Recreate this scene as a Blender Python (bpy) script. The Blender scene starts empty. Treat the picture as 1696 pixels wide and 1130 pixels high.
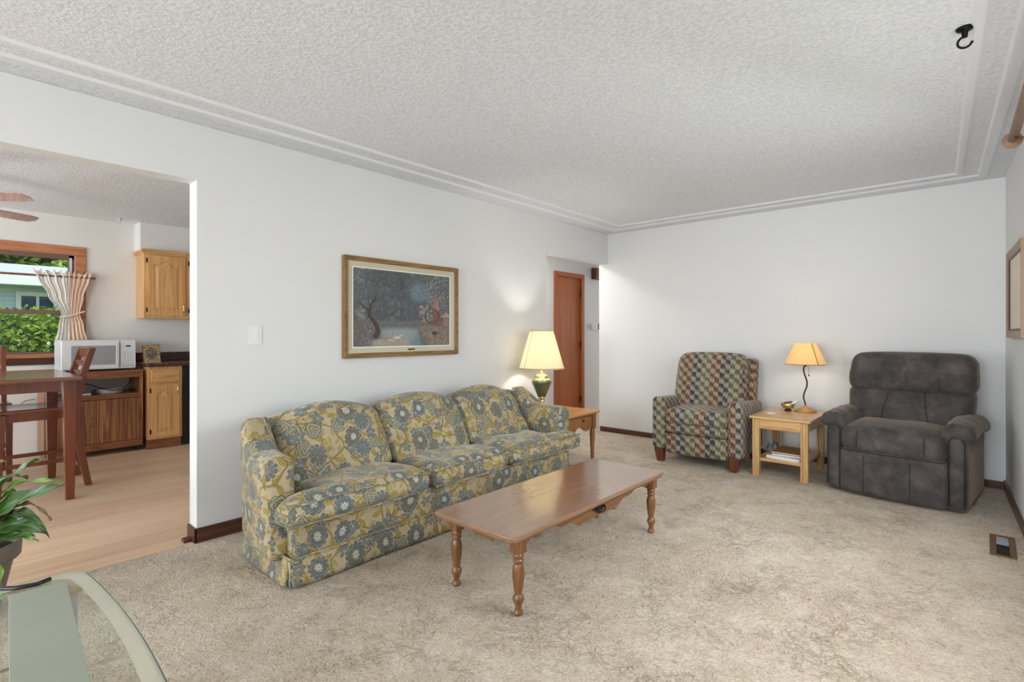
import bpy, bmesh, math, random
import numpy as np
from mathutils import Vector, Matrix, noise as mnoise
C = bpy.context.scene.collection
PI = math.pi
R = math.radians
random.seed(7)

# ------------------------------------------------------------------ camera
W_, H_ = 1696, 1130
FPX = 858.0
cam_d = bpy.data.cameras.new('camera'); cam = bpy.data.objects.new('camera', cam_d); C.objects.link(cam)
cam_d.sensor_width = 36; cam_d.lens = FPX / W_ * 36
cam_d.shift_x = 0; cam_d.shift_y = -13 / W_
cam_d.clip_start = 0.02; cam_d.clip_end = 200
cam.location = (3.373, -5.58, 1.22)
cam.rotation_euler = (R(90), 0, math.atan2(0.664, 0.748))
bpy.context.scene.camera = cam

# ------------------------------------------------------------------ world, sun, window and fill light, exposure
world = bpy.data.worlds.new('sky'); bpy.context.scene.world = world; world.use_nodes = True
wn = world.node_tree; wn.nodes.clear()
sky = wn.nodes.new('ShaderNodeTexSky'); sky.sky_type = 'NISHITA'; sky.sun_disc = False
sky.sun_elevation = R(50); sky.sun_rotation = R(70); sky.air_density = 1.2; sky.dust_density = 1.5
bg = wn.nodes.new('ShaderNodeBackground'); bg.inputs[1].default_value = 0.16
wo = wn.nodes.new('ShaderNodeOutputWorld')
wn.links.new(sky.outputs[0], bg.inputs[0]); wn.links.new(bg.outputs[0], wo.inputs[0])

sun_d = bpy.data.lights.new('sun', 'SUN'); sun_d.energy = 3.2; sun_d.angle = R(1); sun_d.color = (1, 0.95, 0.86)
sun = bpy.data.objects.new('sun', sun_d); C.objects.link(sun)
sun.rotation_euler = Vector((0.62, -0.35, 1.15)).to_track_quat('Z', 'Y').to_euler()

def area(name, loc, d, sx, sy, power, col=(1, 1, 1)):
    L = bpy.data.lights.new(name, 'AREA'); L.shape = 'RECTANGLE'; L.size = sx; L.size_y = sy
    L.energy = power; L.color = col
    o = bpy.data.objects.new(name, L); C.objects.link(o); o.location = loc
    o.rotation_euler = Vector(d).to_track_quat('-Z', 'Y').to_euler()
    return o
# daylight entering by the windows, then added fills for kitchen, ceiling and hall
area('daylight_living_window', (3.95, -3.05, 1.45), (-0.75, 0.4, -0.95), 2.0, 1.35, 46, (0.94, 0.955, 1.0))
area('daylight_front_window', (2.45, -9.6, 1.5), (0.3, 1, 0.22), 2.0, 1.6, 162, (0.94, 0.952, 1.0))
area('kitchen_fill_patio', (-1.8, -9.6, 1.2), (-0.2, 1, 0.15), 2.6, 2.0, 155, (0.88, 0.93, 1.0))  # extra kitchen fill, coming through an invented, unseen patio door
area('bounce_fill_living_window', (3.95, -3.05, 1.3), (-0.7, 0.1, 0.9), 2.0, 1.2, 10, (0.95, 0.95, 1.0))  # second lamp at the window, added to lift the ceiling like ground bounce
area('hall_end_fill', (-0.55, 4.1, 1.5), (0, -1, 0), 0.8, 1.4, 30, (1.0, 0.98, 0.95))  # added fill at the unseen hall end; no window there
area('hall_ceiling_fill', (-0.7, -0.75, 2.4), (0.12, -0.1, -1), 0.3, 0.3, 14, (1.0, 0.96, 0.9))  # added fill for door and nearby carpet, no fixture built

vs = bpy.context.scene.view_settings
vs.view_transform = 'Standard'; vs.look = 'None'; vs.gamma = 1; vs.use_curve_mapping = False
vs.exposure = 0.35

# ------------------------------------------------------------------ node helpers
def lin(c):
    if isinstance(c, str): c = [int(c[i:i + 2], 16) for i in (0, 2, 4)]
    return tuple((v / 255 / 12.92) if v / 255 <= .04045 else ((v / 255 + .055) / 1.055) ** 2.4 for v in c[:3]) + (1,)

class S:
    """socket wrapper with arithmetic"""
    def __init__(s, nt, k): s.nt = nt; s.k = k
    def _m(s, op, *a):
        n = s.nt.nodes.new('ShaderNodeMath'); n.operation = op
        for i, v in enumerate((s,) + a):
            if isinstance(v, S): s.nt.links.new(v.k, n.inputs[i])
            else: n.inputs[i].default_value = v
        return S(s.nt, n.outputs[0])
    def __add__(s, o): return s._m('ADD', o)
    __radd__ = __add__
    def __sub__(s, o): return s._m('SUBTRACT', o)
    def __rsub__(s, o): return (s * -1) + o
    def __mul__(s, o): return s._m('MULTIPLY', o)
    __rmul__ = __mul__
    def __truediv__(s, o): return s._m('DIVIDE', o)
    def lt(s, o): return s._m('LESS_THAN', o)
    def gt(s, o): return s._m('GREATER_THAN', o)
    def abs(s): return s._m('ABSOLUTE')
    def sin(s): return s._m('SINE')
    def cos(s): return s._m('COSINE')
    def floor(s): return s._m('FLOOR')
    def fract(s): return s._m('FRACT')
    def mod(s, o): return s._m('FLOORED_MODULO', o)
    def pow(s, o): return s._m('POWER', o)
    def sqrt(s): return s._m('SQRT')
    def atan2(s, o): return s._m('ARCTAN2', o)
    def min(s, o): return s._m('MINIMUM', o)
    def max(s, o): return s._m('MAXIMUM', o)
    def step(s, a, b):
        n = s.nt.nodes.new('ShaderNodeMapRange'); n.interpolation_type = 'SMOOTHSTEP'
        s.nt.links.new(s.k, n.inputs[0]); n.inputs[1].default_value = a; n.inputs[2].default_value = b
        n.inputs[3].default_value = 0; n.inputs[4].default_value = 1
        return S(s.nt, n.outputs[0])

class M:
    def __init__(s, name, rough=0.5, metallic=0, **kw):
        s.m = bpy.data.materials.new(name); s.m.use_nodes = True; s.nt = s.m.node_tree
        s.b = s.nt.nodes['Principled BSDF']; s.b.inputs['Roughness'].default_value = rough
        s.b.inputs['Metallic'].default_value = metallic
        for k, v in kw.items(): s.b.inputs[k.replace('_', ' ')].default_value = v
    def tc(s, kind='Object'):
        return S(s.nt, s.nt.nodes.new('ShaderNodeTexCoord').outputs[kind])
    def sep(s, v):
        n = s.nt.nodes.new('ShaderNodeSeparateXYZ'); s.nt.links.new(v.k, n.inputs[0])
        return [S(s.nt, o) for o in n.outputs]
    def comb(s, x, y, z=0.0):
        n = s.nt.nodes.new('ShaderNodeCombineXYZ')
        for i, v in enumerate((x, y, z)):
            if isinstance(v, S): s.nt.links.new(v.k, n.inputs[i])
            else: n.inputs[i].default_value = v
        return S(s.nt, n.outputs[0])
    def scale(s, v, sc, off=(0, 0, 0), rot=(0, 0, 0)):
        n = s.nt.nodes.new('ShaderNodeMapping'); s.nt.links.new(v.k, n.inputs[0])
        n.inputs[1].default_value = off; n.inputs[2].default_value = rot
        n.inputs[3].default_value = sc if hasattr(sc, '__len__') else (sc,) * 3
        return S(s.nt, n.outputs[0])
    def noise(s, v, sc=5, det=2, rough=.5, dist=0, out='Fac'):
        n = s.nt.nodes.new('ShaderNodeTexNoise'); s.nt.links.new(v.k, n.inputs['Vector'])
        n.inputs['Scale'].default_value = sc; n.inputs['Detail'].default_value = det
        n.inputs['Roughness'].default_value = rough; n.inputs['Distortion'].default_value = dist
        return S(s.nt, n.outputs[out])
    def vor(s, v, sc=1, rnd=1, feature='F1', dim='2D'):
        n = s.nt.nodes.new('ShaderNodeTexVoronoi'); n.voronoi_dimensions = dim; n.feature = feature
        s.nt.links.new(v.k, n.inputs['Vector']); n.inputs['Scale'].default_value = sc
        n.inputs['Randomness'].default_value = rnd
        return {o.name: S(s.nt, o) for o in n.outputs}
    def mix(s, f, a, b, mode='MIX'):
        n = s.nt.nodes.new('ShaderNodeMix'); n.data_type = 'RGBA'; n.blend_type = mode
        for k, v in ((0, f), (6, a), (7, b)):
            if isinstance(v, S): s.nt.links.new(v.k, n.inputs[k])
            elif k == 0: n.inputs[0].default_value = v
            else: n.inputs[k].default_value = lin(v) if (isinstance(v, str) or max(v) > 1.01) else v
        return S(s.nt, n.outputs[2])
    def ramp(s, f, stops, interp='LINEAR'):
        n = s.nt.nodes.new('ShaderNodeValToRGB'); s.nt.links.new(f.k, n.inputs[0]); cr = n.color_ramp
        cr.interpolation = interp
        while len(cr.elements) < len(stops): cr.elements.new(.5)
        for e, (p, c) in zip(cr.elements, stops): e.position = p; e.color = lin(c)
        return S(s.nt, n.outputs[0])
    def vsub(s, a, b):
        n = s.nt.nodes.new('ShaderNodeVectorMath'); n.operation = 'SUBTRACT'
        s.nt.links.new(a.k, n.inputs[0]); s.nt.links.new(b.k, n.inputs[1]); return S(s.nt, n.outputs[0])
    def vadd(s, a, b):
        n = s.nt.nodes.new('ShaderNodeVectorMath'); n.operation = 'ADD'
        s.nt.links.new(a.k, n.inputs[0]); s.nt.links.new(b.k, n.inputs[1]); return S(s.nt, n.outputs[0])
    def vscale(s, a, k):
        n = s.nt.nodes.new('ShaderNodeVectorMath'); n.operation = 'SCALE'
        s.nt.links.new(a.k, n.inputs[0]); n.inputs[3].default_value = k; return S(s.nt, n.outputs[0])
    def col(s, c):
        if isinstance(c, S): s.nt.links.new(c.k, s.b.inputs['Base Color'])
        else: s.b.inputs['Base Color'].default_value = lin(c)
        return s
    def rough(s, r):
        s.nt.links.new(r.k, s.b.inputs['Roughness']); return s
    def bump(s, h, strength=.3, dist=.01):
        n = s.nt.nodes.new('ShaderNodeBump'); n.inputs['Strength'].default_value = strength
        n.inputs['Distance'].default_value = dist
        s.nt.links.new(h.k, n.inputs['Height']); s.nt.links.new(n.outputs[0], s.b.inputs['Normal']); return s

def plain(name, c, rough=.5, metallic=0, var=.06, sc=30, bump=0, **kw):
    m = M(name, rough, metallic, **kw); v = m.tc()
    n = m.noise(v, sc, 3)
    a = lin(c); lo = tuple(x * (1 - var) for x in a[:3]) + (1,); hi = tuple(min(1, x * (1 + var)) for x in a[:3]) + (1,)
    m.col(m.mix(n, lo, hi))
    if bump: m.bump(n, bump, .004)
    return m.m

def wood(name, dark, mid, light, axis=0, rough=.35, ring=9, coat=0.0, fine=90, contrast=1, bump=.08):
    m = M(name, rough); v = m.tc()
    st = [1, 1, 1]; st[axis] = .07
    w = m.noise(m.scale(v, st), ring, 4, .6, .9)
    st2 = [1, 1, 1]; st2[axis] = .03
    g = m.noise(m.scale(v, st2), fine, 3, .7)
    f = (w * 8).fract()
    f = (f - .5).abs() * 2
    t = f * (.32 * contrast) + w * .5 + g * .35 - .12
    m.col(m.ramp(t, [(.15, dark), (.5, mid), (.85, light)]))
    if bump: m.bump(g, bump, .002)
    m.b.inputs['Coat Weight'].default_value = coat
    m.b.inputs['Coat Roughness'].default_value = .12
    return m.m

# ------------------------------------------------------------------ materials
MT = {}
def mk_wall(name, c, warm):
    m = M(name, .75); v = m.tc()
    n = m.noise(v, 220, 2); m.col(m.mix(m.noise(v, 1.3, 2), c, warm)); m.bump(n, .06, .002); return m.m
MT['wall'] = mk_wall('white_wall_paint', (226, 226, 226), (222, 222, 221))
MT['kwall'] = mk_wall('warm_white_wall_paint', (232, 230, 226), (228, 226, 221))
def mk_ceil():
    m = M('popcorn_ceiling', .95); v = m.tc()
    a = m.noise(v, 62, 4, .65); b = m.vor(v, 80, 1, 'F1', '3D')['Distance']
    m.col(m.mix(a.step(.35, .62), (220, 223, 228), (237, 240, 246)))
    m.bump(a.step(.3, .72) - b * .5, .4, .005); return m.m
MT['ceiling'] = mk_ceil()
MT['ceiling_smooth'] = plain('smooth_ceiling_band', (231, 234, 240), .8, var=.02, sc=60, bump=.1)
def mk_carpet():
    m = M('beige_shag_carpet', 1.0); v = m.tc()
    d = m.vadd(v, m.vscale(m.noise(v, 14, 2, out='Color'), .05))
    tuft = m.vor(d, 95, 1, 'F1', '2D')['Distance']
    fib = m.noise(d, 130, 5, .75)
    big = m.noise(v, 1.5, 3, .6); mid = m.noise(d, 9, 4, .65); clump = m.noise(d, 38, 3, .65)
    crev = (m.noise(d, 11, 4, .7, .6) - .5).abs(); cm_ = m.noise(v, 3.2, 2).step(.42, .62)
    crack = (1 - crev.step(.0, .035)) * cm_
    t = big * .34 + mid * .3 + fib * .32 + clump * .34 - tuft * .2 - crack * .07 - .01
    m.col(m.ramp(t, [(.34, (146, 126, 100)), (.52, (194, 176, 152)), (.74, (226, 213, 194))]))
    h = fib * .4 + clump * .9 + mid * 1.2 - tuft * .4 - crack * .5
    m.bump(h, .8, .018)
    m.b.inputs['Sheen Weight'].default_value = .2
    m.b.inputs['Sheen Roughness'].default_value = .6
    return m.m
MT['carpet'] = mk_carpet()
def mk_plank():
    m = M('pale_oak_plank_floor', .42); v = m.tc(); x, y, z = m.sep(v)
    # planks run along Y
    row = (x / .19).floor(); fx = (x / .19).fract()
    yy = y / 1.25 + row * .37; fy = yy.fract(); idx = row * 7.13 + yy.floor() * 3.71
    rnd = (idx.sin() * 43758.5).fract()
    g = m.noise(m.scale(v, (1, .05, 1)), 22, 4, .6); g2 = m.noise(m.scale(v, (1, .02, 1)), 120, 2, .6)
    c = m.ramp(g * .6 + g2 * .25 + rnd * .22, [(.2, (196, 160, 128)), (.5, (221, 188, 156)), (.85, (236, 208, 178))])
    edge = fx.lt(.012).max(fy.lt(.0025))
    m.col(m.mix(edge * .35, c, (150, 118, 90))); m.bump(edge * -1, .3, .001)
    return m.m
MT['plank'] = mk_plank()

def mk_floral():
    m = M('floral_velvet', .8); uv = m.tc('UV')
    wv = m.vadd(uv, m.vscale(m.noise(uv, 8, 2, out='Color'), .05))
    nz = m.noise(uv, 40, 3, .6)
    fine = m.noise(uv, 260, 3, .7)
    base = m.mix(nz, (168, 150, 116), (204, 188, 154))
    # vines
    e = m.vor(m.scale(wv, 7.2, (3.1, 1.7, 0)), 1, .9, 'DISTANCE_TO_EDGE')['Distance']
    vine = 1 - e.step(.02, .055)
    c = m.mix(vine * .85, base, (134, 112, 40))
    def cell(sc, off, rnd):
        p = m.scale(wv, sc, off); vv = m.vor(p, 1, rnd)
        d = m.vsub(p, vv['Position']); x, y, _ = m.sep(d); r0, g0, b0 = m.sep(vv['Color'])
        return x, y, r0, g0, b0
    # leaves and buds
    for sc, off, ln, wd, pal in ((15, (.4, .9, 0), .46, .2, ((112, 92, 28), (166, 144, 64))), (20, (5.3, 2.2, 0), .42, .17, ((132, 110, 36), (182, 160, 84)))):
        x, y, r0, g0, b0 = cell(sc, off, .8)
        a = r0 * 6.283; u = x * a.cos() + y * a.sin(); w = y * a.cos() - x * a.sin()
        prof = (1 - (u / ln).pow(2)).max(0) * wd
        inside = w.abs().lt(prof) * g0.gt(.22)
        vein = 1 - (w.abs() / .025).min(1)
        rim = w.abs().gt(prof - .035)
        lc = m.mix(rim, m.mix(vein, pal[1], pal[0]), pal[0])
        c = m.mix(inside * .95, c, lc)
    # pale outlined roses
    x, y, r0, g0, b0 = cell(5.9, (3.3, 1.1, 0), .85)
    r = (x * x + y * y).sqrt(); th = y.atan2(x) + r0 * 6.28
    RR = (th * 3).sin().abs() * .06 + .2 + b0 * .06
    ins0 = r.lt(RR)
    rb = m.mix(nz, (146, 142, 118), (176, 170, 144))
    rb = m.mix(((r * 60 + (th * 3).sin() * 2).sin()).gt(.55), rb, (98, 98, 80))
    rb = m.mix(r.gt(RR - .02), rb, (92, 96, 86))
    c = m.mix(ins0, c, rb)
    # small blue star flowers
    x, y, r0, g0, b0 = cell(9.5, (2.7, 4.4, 0), .9)
    r = (x * x + y * y).sqrt(); th = y.atan2(x) + r0 * 6.28
    RR = (th * 2.5).cos().abs() * .2 + .13
    ins = r.lt(RR) * g0.gt(.3)
    sc_ = m.mix(r.gt(RR - .045), m.mix(nz, (98, 108, 114), (136, 142, 142)), (84, 92, 98))
    sc_ = m.mix(r.lt(.055), sc_, (200, 190, 120)); sc_ = m.mix(r.lt(.025), sc_, (80, 80, 60))
    c = m.mix(ins, c, sc_)
    # large blossoms
    x, y, r0, g0, b0 = cell(5.6, (0.3, 0.2, 0), .8)
    r = (x * x + y * y).sqrt(); th = y.atan2(x) + b0 * 6.28
    pet = (th * 5.5).sin().abs()
    ruffle = (th * 14).sin().abs()
    RR = pet * .055 + ruffle * .02 + .225 + r0 * .07
    ins = r.lt(RR)
    body = m.mix(r0, (98, 110, 118), (112, 108, 84))
    body = m.mix(nz.step(.35, .65) * .55, body, (148, 148, 134))
    ring = ((r * 42 + pet * 1.6).sin() * .5 + .5) * r.gt(.07)
    body = m.mix(ring * .5, body, (78, 88, 92))
    body = m.mix(g0.gt(.5) * r.lt(.10 + ruffle * 0.02) * ((th * 4).sin().abs().gt(.7) + ((r - .055).abs().lt(.012))), body, (206, 206, 192))
    body = m.mix(g0.lt(.5) * (th * 5.5).sin().abs().lt(.12) * r.gt(.06), body, (186, 178, 140))
    halo = r.lt(RR + .025)
    c = m.mix(halo * .5, c, (210, 202, 176)); c = m.mix(ins, c, body)
    c = m.mix(fine.step(.3, .7) * .25, c, (62, 58, 46))
    c = m.mix(m.noise(uv, 3, 2).step(.4, .75) * .25, c, (96, 88, 66))
    m.col(c); m.bump(fine * .6 + ins * .5 + nz * .4, .35, .004)
    m.b.inputs['Sheen Weight'].default_value = .35; m.b.inputs['Sheen Roughness'].default_value = .35
    m.b.inputs['Sheen Tint'].default_value = (1, .97, .88, 1)
    return m.m
MT['floral'] = mk_floral()

def mk_flame():
    m = M('flame_stitch_upholstery', .9); uv = m.tc('UV'); x, y, z = m.sep(uv)
    n = m.noise(uv, 26, 3, .7); n2 = m.noise(uv, 170, 2, .7)
    xs = x / .045 + (n2 - .5) * .35; col = xs.floor()
    odd = col.mod(2)
    st = (xs * 2).floor().mod(2) * .08
    ph = y / .088 + odd * .5 + st + (n - .5) * .8 + (m.noise(m.scale(uv, (1, .25, 1)), 260, 1) - .5) * .55
    w = (ph * 6.2832).sin() * .5 + .5
    hue = ((col / 2).floor() + .5).mod(6) / 6
    dark = m.ramp(hue, [(0, (92, 58, 40)), (.167, (44, 42, 48)), (.333, (82, 84, 60)), (.5, (86, 54, 40)), (.667, (46, 46, 54)), (.834, (84, 86, 64))], 'CONSTANT')
    light = m.ramp(hue, [(0, (168, 142, 114)), (.167, (150, 140, 126)), (.333, (160, 150, 124)), (.5, (164, 138, 110)), (.667, (154, 146, 134)), (.834, (158, 150, 122))], 'CONSTANT')
    c = m.mix((w + (n2 - .5) * .9).step(.1, .8), light, dark)
    c = m.mix(n.step(.35, .7) * .3, c, (120, 112, 100))
    m.col(c); m.bump(n2, .4, .003); m.b.inputs['Sheen Weight'].default_value = .15
    return m.m
MT['flame'] = mk_flame()
def mk_suede():
    m = M('charcoal_brown_suede', .82); v = m.tc()
    a = m.noise(v, 9, 4, .6, .4); b = m.noise(v, 160, 3, .7)
    c = m.ramp(a * .7 + b * .3, [(.3, (40, 37, 37)), (.5, (66, 61, 60)), (.7, (96, 88, 84))])
    m.col(c); m.bump(b * .4 + a, .25, .006)
    m.b.inputs['Sheen Weight'].default_value = .25; m.b.inputs['Sheen Roughness'].default_value = .4
    m.b.inputs['Sheen Tint'].default_value = (1, .8, .62, 1)
    return m.m
MT['suede'] = mk_suede()
MT['seam'] = plain('dark_seam_thread', (30, 28, 28), .8)
MT['maple_top'] = wood('maple_laminate_top', (126, 94, 72), (148, 114, 88), (164, 130, 102), 1, .15, 3, .6, 60, .35, 0)
MT['maple'] = wood('maple_stained_wood', (94, 60, 30), (124, 82, 44), (150, 106, 62), 2, .35, 6, .2)
MT['maple_h'] = wood('maple_stained_wood_level', (94, 60, 30), (124, 82, 44), (150, 106, 62), 1, .35, 6, .2)
MT['pine'] = wood('honey_pine', (160, 104, 52), (196, 142, 82), (220, 170, 108), 1, .28, 5, .3)
MT['pine_v'] = wood('honey_pine_upright', (120, 76, 42), (152, 102, 60), (180, 126, 78), 2, .35, 5, .2)
MT['oak'] = wood('light_oak_level', (170, 124, 72), (206, 164, 106), (226, 188, 132), 0, .35, 7, .2)
MT['oak_v'] = wood('light_oak_upright', (164, 122, 74), (198, 158, 104), (218, 182, 130), 2, .4, 8, .1)
MT['koak'] = wood('kitchen_oak', (186, 128, 70), (216, 164, 104), (232, 188, 132), 2, .35, 5, .2)
MT['koak_h'] = wood('kitchen_oak_level', (186, 128, 70), (216, 164, 104), (232, 188, 132), 1, .35, 5, .2)
MT['cart'] = wood('walnut_print_board', (84, 48, 26), (136, 86, 52), (176, 122, 80), 2, .4, 6, .1, 70, 1.6)
MT['cart_h'] = wood('walnut_print_board_level', (96, 54, 30), (136, 84, 52), (164, 108, 70), 1, .4, 6, .1)
MT['cherry'] = wood('cherry_stained_wood', (88, 40, 20), (118, 58, 32), (142, 76, 44), 2, .28, 5, .4, 60, .5)
MT['cherry_h'] = wood('cherry_stained_top', (104, 60, 40), (128, 76, 52), (150, 96, 68), 1, .22, 5, .5, 60, .5)
MT['door'] = wood('red_mahogany_door', (140, 70, 22), (170, 90, 32), (190, 110, 48), 2, .55, 3, .0, 60, .5)
MT['chairleg'] = wood('red_brown_chair_leg', (70, 34, 16), (102, 52, 26), (124, 68, 38), 2, .35, 5, .2)
MT['trimwood'] = wood('reddish_trim_wood', (150, 88, 54), (190, 124, 84), (208, 146, 106), 1, .4, 4, .1)
MT['base'] = wood('dark_walnut_baseboard', (56, 30, 18), (84, 48, 32), (110, 66, 46), 1, .4, 6, .1)
MT['frame_gold'] = wood('antique_gold_frame', (104, 76, 40), (140, 106, 62), (168, 132, 84), 1, .4, 8, .1)
MT['tanwood'] = plain('tan_wood_frame', (158, 126, 102), .45, var=.1)
MT['linen'] = plain('linen_mat', (196, 190, 168), .9, var=.05, sc=200, bump=.2)
MT['brass'] = plain('polished_brass', (224, 206, 160), .22, 1, var=.04)
MT['brass_dull'] = plain('aged_brass', (120, 92, 50), .35, 1)
MT['bronze'] = plain('dark_bronze', (48, 44, 42), .4, .8)
MT['iron'] = plain('black_iron', (22, 22, 24), .4, .7)
MT['tanmetal'] = plain('tan_painted_metal', (176, 136, 86), .45, .3)
def mk_green():
    m = M('green_glaze', .12); m.col(m.ramp(m.noise(m.tc(), 12, 4), [(.3, (52, 66, 44)), (.7, (84, 98, 70))]))
    m.b.inputs['Coat Weight'].default_value = .8; return m.m
MT['green'] = mk_green()
def mk_shade(name, c, em, st, pleat):
    m = M(name, .8); v = m.tc(); x, y, z = m.sep(v)
    m.col(c)
    if pleat:
        th = y.atan2(x); w = (th * 110).sin() * .5 + .5; m.bump(w, .5, .003)
        m.col(m.mix(w * .25, c, (190, 170, 120)))
    else:
        m.col(m.mix(m.noise(v, 50, 3), c, (206, 176, 120)))
    tr = m.nt.nodes.new('ShaderNodeBsdfTranslucent'); tr.inputs[0].default_value = lin(c)
    mx = m.nt.nodes.new('ShaderNodeMixShader'); mx.inputs[0].default_value = .45
    out = m.nt.nodes['Material Output']
    m.nt.links.new(m.b.outputs[0], mx.inputs[1]); m.nt.links.new(tr.outputs[0], mx.inputs[2])
    m.b.inputs['Emission Color'].default_value = lin(em); m.b.inputs['Emission Strength'].default_value = st
    m.nt.links.new(mx.outputs[0], out.inputs[0]); return m.m
MT['shade_pleat'] = mk_shade('pleated_cream_shade', (238, 231, 208), (255, 236, 192), .26, True)
MT['shade_paper'] = mk_shade('parchment_shade', (234, 214, 168), (255, 220, 150), .3, False)
MT['shade_trim'] = plain('shade_binding', (206, 188, 140), .8)
def mk_bulb():
    m = M('glowing_bulb', .5); m.col((255, 240, 210)); m.b.inputs['Emission Color'].default_value = lin((255, 226, 180))
    m.b.inputs['Emission Strength'].default_value = 8; return m.m
MT['bulb'] = mk_bulb()
MT['white_plastic'] = plain('white_plastic', (222, 222, 224), .35, var=.02)
MT['grey_plastic'] = plain('pale_grey_plastic', (196, 196, 196), .3, var=.02)
MT['micro_glass'] = plain('grey_dotted_window', (150, 152, 154), .25, var=.05, sc=300)
MT['black'] = plain('black_plastic', (20, 20, 22), .3)
MT['black_gloss'] = plain('black_appliance_enamel', (18, 18, 20), .18)
MT['cream_plastic'] = plain('ivory_plastic', (232, 228, 216), .4, var=.02)
MT['offwhite'] = plain('off_white_ceramic', (238, 236, 228), .2, var=.02)
MT['paper'] = plain('paper_pages', (224, 222, 218), .8, var=.06, sc=80)
MT['coverbrown'] = plain('brown_cover', (160, 110, 62), .5, var=.2, sc=20)
MT['coverdark'] = plain('dark_grey_cover', (84, 86, 88), .4, var=.25, sc=20)
MT['wicker'] = plain('tan_straw', (180, 138, 82), .7, var=.2, sc=70)
MT['greycloth'] = plain('grey_cloth', (150, 150, 152), .9, var=.1, sc=40, bump=.4)
def mk_granite():
    m = M('brown_granite_laminate', .25); v = m.tc()
    m.col(m.ramp(m.noise(v, 45, 5, .7), [(.3, (34, 22, 18)), (.5, (74, 46, 36)), (.7, (124, 84, 64))])); return m.m
MT['granite'] = mk_granite()
def mk_glass(name, c, rough=0.0, alpha_mix=.0, frost=None):
    m = bpy.data.materials.new(name); m.use_nodes = True; nt = m.node_tree; nt.nodes.clear()
    out = nt.nodes.new('ShaderNodeOutputMaterial'); tr = nt.nodes.new('ShaderNodeBsdfTransparent')
    gl = nt.nodes.new('ShaderNodeBsdfGlossy'); gl.inputs['Roughness'].default_value = rough
    fr = nt.nodes.new('ShaderNodeFresnel'); fr.inputs[0].default_value = 1.5
    tr.inputs[0].default_value = lin(c); mx = nt.nodes.new('ShaderNodeMixShader')
    ge = nt.nodes.new('ShaderNodeNewGeometry'); mm = nt.nodes.new('ShaderNodeMath'); mm.operation = 'MULTIPLY_ADD'
    mm.inputs[1].default_value = -1; mm.inputs[2].default_value = 1; nt.links.new(ge.outputs['Backfacing'], mm.inputs[0])
    mq = nt.nodes.new('ShaderNodeMath'); mq.operation = 'MULTIPLY'; nt.links.new(mm.outputs[0], mq.inputs[0]); nt.links.new(fr.outputs[0], mq.inputs[1])
    nt.links.new(mq.outputs[0], mx.inputs[0]); nt.links.new(tr.outputs[0], mx.inputs[1]); nt.links.new(gl.outputs[0], mx.inputs[2])
    last = mx
    if frost:
        df = nt.nodes.new('ShaderNodeBsdfDiffuse'); df.inputs[0].default_value = lin(frost)
        m2 = nt.nodes.new('ShaderNodeMixShader'); m2.inputs[0].default_value = alpha_mix
        nt.links.new(mx.outputs[0], m2.inputs[1]); nt.links.new(df.outputs[0], m2.inputs[2]); last = m2
    nt.links.new(last.outputs[0], out.inputs[0]); return m
MT['glass'] = mk_glass('window_glass', (250, 253, 252))
MT['tglass'] = mk_glass('greenish_table_glass', (248, 250, 247), .02, .03, (222, 220, 208))
MT['tfrost'] = mk_glass('bevelled_glass_band', (244, 245, 236), .05, .42, (228, 226, 208))
MT['tedge'] = plain('green_glass_edge', (70, 92, 80), .15)
MT['runner'] = plain('sage_grey_runner', (150, 158, 142), .3, var=.12, sc=5)
MT['alu'] = plain('silver_metal', (190, 196, 200), .3, .8)
MT['beige_paint'] = plain('beige_bracket', (196, 184, 140), .5)
def mk_leaf():
    m = M('glossy_leaf', .32); uv = m.tc('UV'); x, y, z = m.sep(uv)
    vein = ((x.abs() * 1.2 - y * 1.0) * 60).sin() * .5 + .5
    c = m.mix(m.noise(m.tc(), 14, 3), (30, 62, 18), (62, 104, 34))
    c = m.mix(vein.step(.8, 1) * .35, c, (110, 146, 70)); c = m.mix(x.abs().lt(.035), c, (120, 150, 80))
    m.col(c); m.bump(vein, .3, .003)
    m.b.inputs['Coat Weight'].default_value = .3
    return m.m
MT['leaf'] = mk_leaf()
MT['leaf_pale'] = plain('pale_leaf_underside', (150, 160, 120), .5, var=.2, sc=20)
MT['leaf_dry'] = plain('drying_leaf', (96, 84, 52), .6, var=.3, sc=30)
MT['leaf_young'] = plain('young_green_leaf', (104, 140, 52), .4, var=.2, sc=20)
MT['pot'] = plain('taupe_plastic_pot', (112, 104, 92), .5, var=.06)
MT['soil'] = plain('dark_soil', (38, 28, 20), 1, var=.5, sc=80, bump=.8)
MT['stem'] = plain('green_stem', (84, 112, 48), .5)
def mk_lace():
    m = M('white_lace_sheer', .9); uv = m.tc('UV')
    v = m.vor(m.scale(uv, 26), 1, 1)['Distance']
    m.col(m.mix(v.lt(.3) * .5, (240, 236, 228), (206, 190, 178)))
    m.b.inputs['Alpha'].default_value = .88; return m.m
MT['lace'] = mk_lace()
MT['peach'] = plain('peach_curtain_cloth', (232, 200, 178), .9, var=.04, sc=60)
MT['beads'] = plain('cream_beads', (236, 216, 196), .4)
MT['hook_iron'] = MT['iron']
def mk_shingle():
    m = M('pale_grey_shingles', .9); v = m.tc(); x, y, z = m.sep(v)
    row = (z / .12).floor(); n = m.noise(m.scale(v, (1, 6, 9)), 3, 3, .7)
    sh = (z / .12).fract().lt(.12)
    m.col(m.mix(sh * .4, m.mix(n, (168, 178, 184), (206, 212, 214)), (120, 128, 134))); return m.m
MT['shingle'] = mk_shingle()
def mk_siding():
    m = M('blue_grey_siding', .7); x, y, z = m.sep(m.tc()); f = (z / .11).fract()
    m.col(m.mix(f.lt(.12) * .6, (196, 208, 228), (140, 154, 176))); m.bump(f, .4, .02); return m.m
MT['siding'] = mk_siding()
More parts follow.
